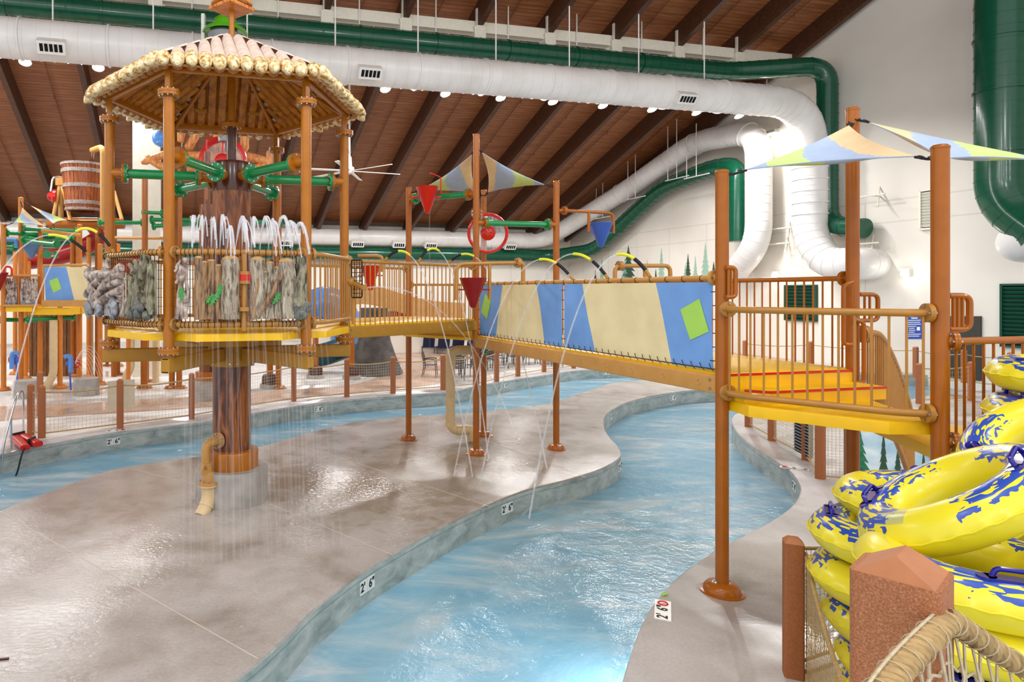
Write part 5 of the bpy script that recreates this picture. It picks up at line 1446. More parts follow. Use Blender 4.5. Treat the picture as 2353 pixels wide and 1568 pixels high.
for i, x in enumerate(jx):
    q = on_plane(x, 575, A + o_*.19, B + o_*.19); q = V((q.x, q.y, 3.80))
    e = V((q.x, q.y, 0)) + o_*(.5 + .2*rj.random()) + (B-A).normalized()*jd[i]*2.2
    pts = arc(q, V((e.x, e.y, 0.02)), jh[i], 40)
    t = thing('water_jet', jl[i] + ' of white spray on the rope-wrapped front rail', 'water jet', tuple(q), 'white jets on the canopy tower rail')
    m = MB(); m2 = MB()
    for s_ in range(12):
        e2 = e + V((rj.gauss(0, .07), rj.gauss(0, .07), 0)); ps = arc(q, V((e2.x, e2.y, .02)), jh[i]*(1 - abs(rj.gauss(0, .07))), 40)
        k2 = rj.randint(9, 20); m.tube(ps[:k2], [.003 + .0062*min(1, j/6) for j in range(k2)], 5)
        if s_ < 3: m2.tube(ps[12:], [.007 + .0002*j for j in range(len(ps) - 12)], 5)
    part('spray', m, jet_m, t)['kind'] = 'stuff'; part('falling_water', m2, jet_f, t)['kind'] = 'stuff'
def hose(tl, base_, tip, land, hz, lab, dirn=None):
    """curved nozzle: black grip, yellow tube, then the stream"""
    base_, land = V(base_), V(land)
    full = arc(base_, land, hz, 60)
    # split by distance along the arc
    D = [0]
    for i in range(60): D.append(D[-1] + (full[i+1]-full[i]).length)
    def seg(a, b): return [p for p, d in zip(full, D) if a - 1e-6 <= d <= b + .03]
    t = thing('spray_hose', lab, 'spray hose', tuple(base_), 'black and yellow curved spray hoses')
    L1, L2 = tl
    m = MB(); m.tube(seg(0, .08), .022, 8); part('brass_nozzle', m, goldb, t)
    m = MB(); m.tube(seg(.06, L1), .024, 8); part('grip', m, black, t, 'black grip')
    m = MB(); m.tube(seg(L1, L2), .021, 8); part('hose_tube', m, paint('yellow_hose', '#E5E23A', .4, .03) if 'yellow_hose' not in bpy.data.materials else bpy.data.materials['yellow_hose'], t, 'yellow tube')
    st_ = seg(L2, 99)
    s_ = solo('water_stream', MB().tube(st_, [.010 + .0001*i for i in range(len(st_))], 6), jet_s, 'thin stream from the ' + lab, 'water jet', 'thin streams from the curved hoses')
def bp(x, far=False):   # point on bridge-2 near rail
    A_, B_ = (MBp, P1); q = on_plane(x, 640, A_, B_); return V((q.x, q.y, 3.43))
def b1p(x):
    q = on_plane(x, 605, hexp(RR_), MBp); return V((q.x, q.y, 3.78))
hose((.34, .66), bp(1316), 0, bp(1175) + nB*1.1 + V((0, 0, -3.4)), .32, 'curved hose on the fabric bridge rail, farthest of three')
hose((.34, .66), bp(1397), 0, bp(1215) + nB*.9 + V((0, 0, -3.4)), .36, 'curved hose on the fabric bridge rail, middle of three')
hose((.30, .52), bp(1494), 0, bp(1345) + nB*.9 + V((0, 0, -3.4)), .30, 'curved hose on the fabric bridge rail, nearest of three')
n1 = V((.67, -.74, 0))
hose((.28, .5), b1p(884), 0, b1p(985) + n1*1.0 + V((0, 0, -3.75)), .17, 'curved hose on the near bridge rail, nearest the canopy tower')
hose((.28, .55), b1p(961), 0, b1p(1075) + n1*.5 + V((0, 0, -3.75)), .26, 'curved hose in the middle of the near bridge rail')
hose((.28, .55), b1p(1031), 0, b1p(1092) + n1*1.6 + V((0, 0, -3.75)), .18, 'curved hose on the near bridge rail beside the middle masts')
A, B, o_ = side(LL_)
for x, ld, lab, h in ((205, (-2.5, -.3, -3.8), 'curved hose on the left end of the rope-wrapped rail', .30), (262, (-1.75, -.1, -3.8), 'curved hose right of the other on the rope-wrapped left rail', .34)):
    q = on_plane(x, 580, A + o_*.19, B + o_*.19); q = V((q.x, q.y, 3.80))
    hose((.34, .68), q, 0, q + V(ld), h, lab)
# streams pouring from the cannon and cones
q0 = P(838, 662, 9.75); solo('water_stream', MB().tube(arc(q0, G(1190, 1010), .02, 24), .011, 6), jet_s, 'thin water stream shot from the tan water cannon', 'water jet')
q0 = P(987, 487, 13.6); solo('water_stream', MB().tube([q0, V((q0.x, q0.y, 3.6)), V((q0.x, q0.y, .1))], [.013, .015, .02], 6), jet_f, 'faint stream dripping from the bright red cone', 'water jet')
# ================================================================== LEFT BACKGROUND PLAY STRUCTURE
bg = thing('bucket_tower', 'distant orange play structure under the giant tipping bucket', 'play tower', tuple(G(90, 900)))
def bpost(x, yb, yt, r=.085, pad=False, par=bg, rust=faro):
    g = G(x, yb); z0 = .02
    zt = H - (yt - CY)*g.y/F
    m = MB(); cap_post(m, g, r, z0, zt, 12); o = part('post', m, rust, par)
    m = MB(); base_flange(m, V((g.x, g.y, z0)), .2); sub('base_flange', m, rust, o)
    return g
BP = {}
for nme, x, yb, yt in (('a', 8, 898, 513), ('b', 48, 892, 453), ('c', 92, 888, 505), ('d', 183, 882, 515), ('e', 138, 893, 640), ('f', 230, 885, 560), ('g', 58, 872, 560), ('h', 35, 861, 560), ('i', 172, 866, 535), ('j', 204, 868, 545), ('k', 272, 842, 560), ('l', 66, 855, 600)):
    BP[nme] = bpost(x, yb, yt)
for (x, yb, w_, lab) in ((48, 918, 57, 'round grey concrete plinth left of the gate posts'), (187, 912, 58, 'round grey concrete plinth behind the net panel')):
    g = G(x, yb); r = w_/2*g.y/F; solo('concrete_plinth', MB().lathe([(r, 0), (r, .5), (r*.96, .53), (.1, .53)], V((g.x, g.y + r, 0)), 28), conc_pad, lab, 'plinth')
def flat(par, nm, x0, y0, x1, y1, Y, th, mt, lab=None):
    m = MB(); a_, b_ = P(x0, y1, Y), P(x1, y0, Y); m.box(((a_.x+b_.x)/2, Y, (a_.z+b_.z)/2), (b_.x-a_.x, th, b_.z-a_.z)); return part(nm, m, mt, par, lab, smooth=False)
Yb = 21.8
flat(bg, 'deck', 8, 701, 100, 715, 22.3, 1.6, yellow); flat(bg, 'deck', 98, 706, 185, 722, 22.6, 1.8, yellow)
flat(bg, 'bridge_beam', 97, 690, 200, 705, Yb - .2, .1, peach)
m = MB(); m.rbox(P(100, 611, Yb), P(205, 609, Yb), .09, .09, .03); m.cyl(P(100, 612, Yb), P(100, 690, Yb), .03); part('rail', m, peach, bg)
fb = MB(); q = lambda x, y: P(x, y, Yb - .05)
for mi, pts in ((0, [(102, 614), (153, 614), (171, 690), (105, 690)]), (1, [(153, 614), (203, 614), (203, 690), (171, 690)]), (2, [(114, 646), (133, 638), (142, 664), (123, 673)])):
    fb.mat(mi); fb.plate([q(*p) for p in pts], .02 if mi < 2 else .03, (0, -1, 0))
part('fabric_panel', fb, [fblue, fcream, lime], bg, 'blue and cream fabric with lime patch', smooth=False)
for k, (x0, x1) in enumerate(((10, 41), (50, 86))):
    pm = MB(); rr = random.Random(k+1); a_ = P(x0, 704, 21.6); W_ = (x1-x0)/F*21.6
    fr = (V((a_.x, 21.55, 0)), V((1, 0, 0)), V((0, -1, 0)))
    pm.plate([a_ + V((W_*.02, 0, .05)), a_ + V((W_*.98, 0, .05)), a_ + V((W_*.95, 0, .8)), a_ + V((W_*.05, 0, .8))], .03, (0, -1, 0))
    for i in range(8): logtube(pm, rr.random()*W_, a_.z + .1, rr.random()*W_, a_.z + .9, .05, .04, fr)
    pm.mat(1)
    for i in range(4): pm.ball((a_.x + W_*(.15 + .23*i), 21.55, a_.z + .12), (.09, .07, .11))
    part('relief_panel', pm, [drift, stone], bg)
for y in (634, 703):
    m = MB(); m.tube([P(8, y, 21.4), P(92, y - 1, 21.4)], .035, 8); part('rail', m, peach, bg)
for i in range(26):
    m = MB(); m.cyl(P(8 + 3.3*i, 634, 21.6), P(8 + 3.3*i, 703, 21.6), .012, n=4, caps=False); part('baluster', m, rust, bg)
def gpipe(x0, y0, x1, y1, Y0, Y1, r=.07, par=bg):
    a_, b_ = P(x0, y0, Y0), P(x1, y1, Y1); d = (b_-a_).normalized(); m = MB(); m.cyl(a_, b_, r, n=10); flange(m, a_ + d*.05, d, r*2, .03); flange(m, b_ - d*.05, d, r*2, .03); part('green_pipe', m, green, par)
for g_ in ((52, 526, 178, 532, 22, 22.5), (12, 535, 125, 541, 21.6, 23), (55, 547, 165, 549, 22, 24), (55, 552, 132, 562, 21.8, 21), (0, 566, 34, 570, 22, 23), (0, 735, 100, 737, 22, 23), (58, 735, 172, 730, 21.5, 22.5), (108, 585, 126, 586, 22, 24), (225, 512, 330, 512, 23, 24), (330, 488, 380, 490, 24, 25), (345, 505, 460, 506, 22, 23), (350, 520, 460, 514, 22, 23)):
    gpipe(*g_)
m = MB(); m.tube([P(95, 530, 21.9), P(185, 541, 22.2)], .06, 8); part('cross_pipe', m, peach, bg)
m = MB(); m.tube([P(250, 546, 23), P(378, 548, 22)], .05, 8); part('cross_pipe', m, peach, bg)
m = MB(); m.tube(bend([P(-10, 552, 22), P(38, 552, 22), P(38, 570, 22)], .2), .06, 10); part('blue_pipe', m, skyb, bg, 'light blue pipe')
# beige standpipes under it
for (pts, r, lab) in (([(123, 742), (123, 860), (112, 880), (104, 895)], .13, 'beige standpipe with bent foot under the bucket structure'), ([(208, 740), (208, 862)], .11, 'straight beige standpipe behind the outrigger beam'), ([(300, 770), (300, 848), (290, 862), (288, 895)], .13, 'beige standpipe with bent foot behind the outrigger beam'), ([(358, 770), (358, 880)], .12, 'straight beige standpipe right of the bent one')):
    Yp = F*H/(pts[-1][1] - CY); q = [P(x, y, Yp) for x, y in pts]; q[0].z = 2.3; solo('standpipe', MB().tube(bend(q, .25), r, 12), pvc, lab, 'pipe')
for i, (x, yb) in enumerate(((328, 893), (338, 878), (272, 862), (246, 842))):
    g = G(x, yb); m = MB(); cap_post(m, g, .07, 0, 3.2); base_flange(m, g, .2); solo('thin_mast', m, rust, ['thin orange post in front of the beige standpipes', 'thin orange post just behind another near the standpipes', 'thin orange post left of the bent standpipe', 'thin far orange post under the outrigger beam'][i], 'post')
# brown play hut wall under the structure
a_, b_ = P(66, 860, 25), P(168, 740, 25); m = MB(); m.box(((a_.x+b_.x)/2, 25.4, 1.35), (b_.x-a_.x, .7, 2.7)); 
for i in range(9): m.box((a_.x + (b_.x-a_.x)*(i+.5)/9, 25.04, 1.35), (.02, .06, 2.7))
solo('plank_hut', m, wood_mat('brown_planks', ('#5B3714', '#7B4E1E', '#8C5C28'), (8, 8, .8)), 'brown plank hut under the bucket structure', 'hut', smooth=False)
# blue spray wheels
for i, (x, y, lab) in enumerate(((33, 828, 'light blue spray handle with red wheel by the leftmost posts'), (164, 836, 'light blue spray handle with wheel right of the beige standpipe'))):
    c = P(x, y, 21.2); t = thing('spray_toy', lab, 'spray toy', tuple(c)); s_ = 1 if i == 0 else -1
    m = MB(); m.tube(bend([c + V((s_*.18, -.1, .22)), c + V((0, -.1, .27)), c + V((-s_*.03, -.1, .1)), c + V((-s_*.03, -.1, -.27))], .12), .075, 10); part('handle', m, skyb, t)
    M = Matrix.Rotation(PI/2, 3, 'X'); m = MB(); m.torus(c + V((-s_*.08, .1, 0)), .15, .025, 20, 6, M); m.cyl(c + V((-s_*.22, .1, 0)), c + V((s_*.06, .1, 0)), .02); m.cyl(c + V((-s_*.08, .1, -.14)), c + V((-s_*.08, .1, .14)), .02); part('wheel', m, red, t)
    m = MB(); m.lathe([(.02, -.05), (.11, -.03), (.11, .05), (.04, .1)], c + V((s_*.06, 0, 0)), 16, (0, 1, 0)); m.cyl(c + V((s_*.06, 0, 0)), V((c.x + s_*.06, c.y + .1, .05)), .03); part('hub', m, bluep, t)
# fan of fine sprays from the right spray wheel
m = MB()
c = P(168, 836, 21.2)
for i in range(9): m.tube(arc(c + V((.05, 0, .0)), V((c.x + .55 + .09*i, c.y - .2, .05)), .01 + .07*i, 12), .008, 4)
solo('water_spray', m, jet_s, 'fan of fine water lines beside the right blue spray handle', 'water jet', kind='stuff')
# blue cone, red bowl, red cup in the structure
cone(P(72, 562, 22.5), .38, .5, skyb, 'blue cone in the bucket structure below its sail', [P(60, 565, 22.5), P(84, 565, 22.5)], rust)
cone(P(-4, 627, 21), .3, .62, dred, 'dark red cone cut by the left edge of the photo', [P(-14, 640, 21), P(8, 640, 21), P(8, 613, 21), P(27, 613, 21), P(27, 634, 21)], red)
q = P(295, 585, 21); t = thing('red_bowl', 'shallow red bowl behind the root panel of the canopy tower', 'bowl', tuple(q)); m = MB(); m.lathe([(.05, -.6), (.3, -.55), (.42, -.1), (.46, 0), (.43, 0), (.3, -.4)], q, 24); part('bowl', m, red, t); m = MB(); m.cyl((q.x, q.y, .02), (q.x, q.y, q.z - .5), .07); part('stem', m, faro, t)
# red slide flume behind
m = MB(); m.tube(cat([P(60, 600, 27), P(120, 592, 27), P(180, 575, 27), P(228, 545, 27), P(215, 515, 27)], 6), .36, 14); solo('red_flume', m, dred, 'dark red slide flume curling under the giant bucket', 'slide')
# sail of the bucket structure
def zq(g, z): return V((g.x, g.y, z))
sail('', P(52, 462, 21.9), P(178, 510, 22.4), P(125, 527, 21.6), 'pale sail on the left bucket structure, right half', .3)
sail('', P(47, 462, 21.9), P(8, 520, 21.3), P(122, 527, 21.6), 'shaded sail on the left bucket structure, left half', .3)
# ------------------------------------------------------------------ the giant bucket
Yk = 25.0
bc = P(192, 430, Yk)
t = thing('tipping_bucket', 'giant brown wooden tipping bucket with hoops on the left structure', 'tipping bucket', tuple(bc))
zt, zb = P(0, 378, Yk).z, P(0, 487, Yk).z; rt, rb_ = 48/F*Yk, 38/F*Yk
c0 = V((bc.x, bc.y, 0)); m = MB(); nst = 30
for i in range(nst):
    a0, a1 = 2*PI*i/nst + .012, 2*PI*(i+1)/nst - .012
    vs = []
    for (r, z) in ((rb_, zb), (rt, zt)):
        for a in (a0, a1): vs += [c0 + V((r*math.cos(a), r*math.sin(a), z)), c0 + V(((r-.05)*math.cos(a), (r-.05)*math.sin(a), z))]
    m.add(vs, [(0, 2, 6, 4), (1, 5, 7, 3), (0, 4, 5, 1), (2, 3, 7, 6), (4, 6, 7, 5), (0, 1, 3, 2)])
part('staves', m, bucket_m, t, smooth=False)
m = MB(); m.lathe([(rb_*.98, zb + .1), (rb_*.98, zb + .14), (.02, zb + .14)], c0, 30); m.lathe([(rb_ - .06, zb + .05), (rb_ - .02, zb)], c0, 30, caps=False); part('bottom', m, dkbrown, t)
for f in (.04, .17, .52, .83, .97):
    z = zb + (zt-zb)*f; r = rb_ + (rt-rb_)*f; m = MB(); hh = .07 if .1 < f < .9 else .045
    m.lathe([(r, z - hh), (r + .035, z - hh), (r + .038, z + hh), (r, z + hh)], c0, 30, caps=False); part('hoop', m, hoop, t)
m = MB(); m.tube(bend([P(147, 408, Yk), P(122, 405, Yk), P(117, 440, Yk)], .3), .04, 8); part('hose', m, steel, t)
bt = thing('bucket_stand', 'tan steel frame and ring carrying the giant bucket', 'frame', tuple(P(140, 520, Yk)))
m = MB(); m.cyl(P(140, 520, Yk), P(140, 418, Yk), .10, n=10); m.box(P(139, 418, Yk), (.28, .25, .28)); m.cyl(P(140, 415, Yk), P(150, 418, Yk), .06); part('leg', m, peach, bt)
for (x0, y0, x1, y1) in ((142, 424, 162, 508), (138, 424, 122, 500), (262, 440, 280, 505), (263, 440, 258, 505)):
    m = MB(); m.cyl(P(x0, y0, Yk), P(x1, y1, Yk - .5), .07, n=8); part('brace', m, peach, bt)
m = MB(); m.tube(bend([P(237, 520, Yk - 1.2), P(237, 337, Yk - 1.2), P(212, 346, Yk - .6)], .3), .11, 12); part('fill_pipe', m, peach, bt)
m = MB(); m.cyl(P(211, 350, Yk - .6), P(208, 376, Yk - .3), .022); m.cyl(P(216, 350, Yk - .6), P(213, 376, Yk - .3), .022); part('fill_spout', m, steel, bt)
m = MB(); m.tube([P(110, 516, Yk), P(285, 516, Yk)], .17, 12); m.tube([P(115, 508, Yk + 1.2), P(280, 510, Yk + 1.2)], .15, 12); part('cross_beam', m, rust, bt)
for x in (168, 180, 225, 262):
    g = P(x, 500, Yk); m = MB(); m.cyl((g.x, g.y, 0), (g.x, g.y, P(0, 516, Yk).z), .11, n=10); part('post', m, rust, bt)
q = P(121, 452, Yk - .2); t = thing('bell', 'red bell at the left of the giant bucket', 'bell', tuple(q)); m = MB(); m.lathe([(.28, .12), (.27, .02), (.17, -.05), (.15, -.14), (.08, -.18), (.03, -.2)], q, 20, (.9, .3, 0)); part('dome', m, red, t); m = MB(); m.cyl(q + V((.05, .02, 0)), P(142, 452, Yk), .05); part('bracket', m, red, t)
# ================================================================== LOG-FRAME STRUCTURE BEHIND THE CANOPY
Yl = 22.0
lg = thing('log_frame', 'orange log framework seen through the canopy tower', 'play frame', tuple(P(500, 400, Yl)))
def lgp(x0, y0, x1, y1, r=.17, Y0=Yl, Y1=Yl, mt=None):
    a_, b_ = P(x0, y0, Y0), P(x1, y1, Y1); m = MB(); m.tube([a_, a_.lerp(b_, .1), a_.lerp(b_, .5), a_.lerp(b_, .9), b_], [r*.5, r, r*1.02, r*.97, r*.45], 10); part('log', m, mt or log_m, lg)
for l in ((325, 374, 420, 340), (335, 360, 390, 395), (415, 358, 565, 360), (560, 358, 632, 376), (410, 330, 420, 290), (430, 345, 458, 296), (562, 350, 562, 250), (500, 345, 500, 250), (520, 310, 480, 250), (620, 388, 622, 345), (560, 395, 618, 380), (430, 390, 470, 385)):
    lgp(*l, r=.13 if l[0] in (325, 335, 520) else .15)
for x, yb, yt in ((333, 880, 390), (412, 884, 350), (500, 900, 330), (640, 884, 380), (395, 880, 520)):
    g = V((P(x, 0, Yl).x, Yl, 0)); m = MB(); cap_post(m, g, .1, .02, P(0, yt, Yl).z, 12); base_flange(m, g, .24); part('post', m, rust, lg)
gpipe(330, 488, 375, 490, 22, 22, .06, lg); gpipe(505, 400, 560, 402, 22, 22, .06, lg); gpipe(420, 404, 470, 406, 22, 22, .06, lg); gpipe(575, 510, 650, 512, 22, 22, .07, lg)
q = P(512, 372, Yl - .6); M = Matrix.Rotation(PI/2, 3, 'X')
t = thing('water_spinner', 'large red water wheel behind the trunk pillar', 'water wheel', tuple(q)); m = MB(); m.torus(q, .73, .07, 36, 8, M); m.torus(q, .66, .03, 36, 6, M); part('rim', m, red, t)
m = MB(); m.lathe([(.7, 0), (.2, .01)], q, 30, (0, -1, 0), caps=False); part('disc', m, sheet_m, t); m = MB(); m.lathe([(.26, -.1), (.26, .1), (.1, .16)], q, 18, (0, -1, 0)); part('hub', m, red, t)
m = MB(); m.tube(bend([P(475, 350, Yl - 1), P(475, 320, Yl - 1), P(513, 314, Yl - 1), P(513, 350, Yl - 1)], .05), .035, 8); part('spout_pipe', m, red, t)
q = P(372, 318, Yl + .5); m = MB(); m.ball(q, (.34, .3, .3)); m.ball(q + V((.12, -.1, -.2)), (.3, .28, .14)); solo('blue_cap_ornament', m, skyb, 'rounded light blue ornament beside the cream column', 'ornament')
# second trunk pillar behind
c = G(478, 920); c.y += .2; t = thing('trunk_pillar', 'second brown trunk pillar behind the first, on a round plinth', 'pillar', tuple(c))
m = MB(); m.lathe([(.47, 0), (.47, .56), (.45, .58), (.1, .58)], c, 28); part('concrete_base', m, conc_pad, t)
m = MB(); m.lathe([(.42, .58), (.42, .82), (.39, .85), (.2, .85)], c, 28); part('base_ring', m, rust, t)
m = MB(); m.lathe([(.30, .8), (.30, 5.85), (.1, 5.85)], c, 28); m.rbox(c + V((0, -.32, 5.2)), c + V((0, -.32, 7.4)), .16, .16, .02, up=V((1, 0, 0))); part('shaft', m, trunk, t)
# orange footings behind the box beam (right of the pillar)
for i, (x, yb, lab) in enumerate(((620, 892, 'orange post in a brown cover on a grey plinth, right of the trunk pillar'), (725, 870, 'thin post in a brown cover behind the fence'), (808, 872, 'post in a brown cover behind the fence under the deck'), (838, 826, 'left post of the pair in dark brown covers'), (856, 830, 'right post of the pair in dark brown covers'))):
    g = G(x, yb); t = thing('covered_post', lab, 'post', tuple(g), 'posts with brown foot covers'); m = MB(); m.cyl(g, V((g.x, g.y, 2.3)), .11, n=12); part('post', m, rust, t)
    m = MB(); m.lathe([(.28, .14), (.27, .36), (.22, .46), (.1, .48)], g, 18); part('foot_cover', m, dkbrown, t); m = MB(); m.lathe([(.34, 0), (.34, .14), (.2, .15)], g, 20); part('plinth', m, conc_pad, t)
# ================================================================== HUT, ROCKWORK, SLIDES FAR BEHIND THE NEAR BRIDGE
Yh = 34.0
hp = cat([P(690, 706, Yh), P(745, 692, Yh), P(785, 664, Yh), P(830, 654, Yh - .5), P(880, 662, Yh - .5), P(940, 680, Yh), P(1000, 692, Yh), P(1070, 697, Yh)], 5)
m = MB()
for i in range(len(hp)-1):
    a_, b_ = hp[i], hp[i+1]; m.add([a_, b_, b_ - V((0, 0, 1.0)), a_ - V((0, 0, 1.0)), a_ + V((0, .5, 0)), b_ + V((0, .5, 0)), b_ + V((0, .5, -1.0)), a_ + V((0, .5, -1.0))], [(0, 3, 2, 1), (4, 5, 6, 7), (0, 1, 5, 4), (3, 7, 6, 2), (0, 4, 7, 3), (1, 2, 6, 5)])
hut = thing('snack_hut', 'low tan building with curved fascia far behind the near bridge', 'hut', tuple(P(880, 800, Yh)))
part('fascia', m, hut_m, hut)
a_, b_ = P(690, 700, Yh + .6), P(1065, 700, Yh + .6)
m = MB(); m.box(((a_.x+b_.x)/2, Yh + 1.4, 1.1), (b_.x-a_.x, 1.4, 2.2)); part('wall', m, wall_m, hut, smooth=False)
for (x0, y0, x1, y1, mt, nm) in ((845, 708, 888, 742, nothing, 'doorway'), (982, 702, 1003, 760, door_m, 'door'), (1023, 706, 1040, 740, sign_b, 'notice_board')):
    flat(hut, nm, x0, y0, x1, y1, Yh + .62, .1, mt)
m = MB()
for i in range(9):
    for j in range(4):
        c = P(896 + 5*i, 706 + 10*j, Yh + .5); m.box(c, (.09, .12, .16))
t = thing('life_vest_rack', 'red and white life vests hung on the far tan building', 'vests', tuple(P(915, 720, Yh))); part('vest_row', m, red, t).update_tag()
bpy.data.objects[t.children[0].name]['kind'] = 'stuff'
m = MB(); m.tube(cat([P(690, 740, 29), P(725, 705, 29), P(760, 700, 29), P(790, 738, 29), P(800, 790, 29)], 6), .75, 16); solo('blue_flume', m, paint('blue_flume_shell', '#5B86C4', .25, .08, coat=.3), 'blue slide flume behind the railing of the canopy tower', 'slide')
m = MB(); m.tube(cat([P(745, 700, 30.5), P(775, 715, 30.5), P(800, 745, 30.5), P(815, 800, 30.5)], 6), .5, 14); solo('teal_flume', m, paint('teal_flume_shell', '#137A78', .25, .08, coat=.3), 'teal slide flume behind the blue one', 'slide')
m = MB(); m.tube(cat([P(700, 822, 26), P(745, 815, 26), P(790, 800, 26.5)], 5), .45, 12); solo('dark_slide_trough', m, paint('dark_teal_shell', '#1C4A55', .3, .1), 'dark teal slide trough under the box beam', 'slide')
g = G(862, 862); m = MB(); rr = random.Random(2)
pr = []
for i in range(9):
    f_ = i/8; pr.append((.55 + .55*(1-f_)**2.2, 2.6*f_))
m.lathe(pr, g + V((0, .4, 0)), 22)
m.v = [(x + rr.uniform(-.05, .05), y + rr.uniform(-.05, .05), z) for x, y, z in m.v]
solo('artificial_trunk', m, rock_m, 'dark grey artificial tree trunk with flared foot behind the fence', 'artificial trunk')
g = G(828, 848); m = MB(); m.box(g + V((.2, .3, .25)), (1.5, .7, .5), rz=.2); solo('low_kerb', m, conc_pad, 'grey kerb block at the foot of the dark artificial trunk', 'kerb', smooth=False)
# ================================================================== CAFE TABLES, CHAIRS, LOUNGERS
def chair_proto():
    t = thing('patio_chair', 'x', 'chair', (0, 0, 0), 'dark metal café chairs')
    for sx in (-1, 1):
        m = MB(); m.tube([(sx*.24, -.24, 0), (sx*.24, -.22, .42), (sx*.25, -.2, .66)], .017, 6); part('leg', m, dgrey, t)
        m = MB(); m.tube(cat([(sx*.24, .30, 0), (sx*.24, .22, .42), (sx*.23, .30, .92)], 4), .017, 6); part('leg', m, dgrey, t)
        m = MB(); m.tube(cat([(sx*.25, -.22, .66), (sx*.26, 0, .68), (sx*.25, .24, .64)], 3), .02, 6); part('armrest', m, dgrey, t)
    m = MB()
    for i in range(6): m.box((0, -.2 + .08*i, .43), (.48, .06, .012))
    part('seat', m, navy, t)
    m = MB()
    for i in range(6): m.box((0, .235 + .012*i, .5 + .075*i), (.45, .012, .055))
    part('backrest', m, dgrey, t); return t
def table_proto():
    t = thing('patio_table', 'x', 'table', (0, 0, 0), 'metal café tables')
    m = MB(); m.lathe([(.5, .70), (.52, .71), (.52, .735), (.02, .74)], (0, 0, 0), 28); part('tabletop', m, paint('table_top_grey', '#8C8880', .35, .08), t)
    for i in range(4):
        a = PI/4 + i*PI/2; m = MB(); m.tube([(.42*math.cos(a), .42*math.sin(a), 0), (.36*math.cos(a), .36*math.sin(a), .7)], .02, 6); part('leg', m, dgrey, t)
    return t
ch, tb = chair_proto(), table_proto(); first = [True, True]
tl = ['nearest the beige standpipe', 'behind the middle masts', 'right of the middle masts', 'under the fabric bridge']
sd = ['left', 'near', 'right', 'far']
for i, (x, y) in enumerate(((1040, 866), (1105, 845), (1180, 838), (1262, 836))):
    c = G(x, y)
    if first[1]: tb.location = c; tb['label'] = 'round café table ' + tl[i]; first[1] = False
    else: dup(tb, c, .3*i, 'round café table ' + tl[i])
    for j, a in enumerate((PI, -PI/2, 0, PI/2)):
        a2 = a + .25*((i+j) % 3 - 1); p = c + V((.85*math.cos(a2), .85*math.sin(a2), 0)); lab = 'dark café chair, %s side of table %s' % (sd[j], tl[i])
        if first[0]: ch.location = p; ch.rotation_euler.z = a2 - PI/2; ch['label'] = lab; first[0] = False
        else: dup(ch, p, a2 - PI/2, lab)
def lounger_proto():
    t = thing('sun_lounger', 'x', 'sun lounger', (0, 0, 0), 'navy sun loungers')
    m = MB(); m.beam((-.32, -.9, .32), (-.32, .3, .32), .05, .05); m.beam((.32, -.9, .32), (.32, .3, .32), .05, .05); part('frame', m, dgrey, t)
    m = MB(); m.box((0, -.3, .35), (.6, 1.2, .03)); part('seat', m, navy, t)
    m = MB(); R = Matrix.Rotation(math.radians(58), 3, 'X'); m.box((0, .48, .62), (.6, .72, .04), M=R); part('backrest', m, navy, t)
    for sx in (-1, 1):
        for sy in (-.8, .25): m = MB(); m.cyl((sx*.32, sy, 0), (sx*.32, sy, .32), .022, n=6); part('leg', m, dgrey, t)
    return t
lo = lounger_proto(); k = 0
for (x, y, rz, lab) in [(983, 811, PI, 'leftmost navy lounger in the front row under the yellow tread'), (1017, 813, PI, 'second navy lounger in the front row'), (1050, 812, PI, 'third navy lounger in the front row'), (1083, 815, PI, 'navy lounger in the front row behind the sail mast'), (1125, 816, PI, 'navy lounger just right of the middle masts')] + [(905 + 13*(i % 5), 800 - 5*(i//5), 2.4, 'navy lounger in the crowded bank, ' + ['front row far left', 'front row second from left', 'front row centre', 'front row second from right', 'front row far right', 'back row far left', 'back row second from left', 'back row centre', 'back row second from right', 'back row far right'][i]) for i in range(10)]:
    c = G(x, y)
    if k == 0: lo.location = c; lo.rotation_euler.z = rz; lo['label'] = lab
    else: dup(lo, c, rz, lab)
    k += 1
for i, (x, yb, yt) in enumerate(((962, 802, 765), (983, 797, 765), (1028, 797, 765), (1040, 797, 765))):
    g = G(x, yb); dup(pp, g, .2, 'terracotta post beyond the loungers, ' + ['leftmost of four', 'second of four', 'third of four', 'rightmost of four'][i], 'terracotta posts beyond the loungers')
# beige standpipe by the masts
W = 13.75
t = thing('standpipe', 'tall beige standpipe with elbow next to the middle masts', 'pipe', tuple(G(1085, 1010)))
m = MB(); W2 = 14.2
m.tube(bend([P(1085, 805, W2), P(1035, 805, W2), P(1035, 990, W2), P(1085, 987, W2), zz(P(1085, 987, W2), .02)], .2, 6), .10, 14); part('tube', m, pvc, t)
m = MB()
for p, ax in ((P(1035, 975, W2), (0, 0, 1)), (P(1055, 989, W2), (1, 0, 0)), (P(1068, 988, W2), (1, 0, 0))): m.lathe([(.1, -.05), (.112, -.05), (.112, .05), (.1, .05)], p, 14, ax, caps=False)
part('collar', m, pvc, t)
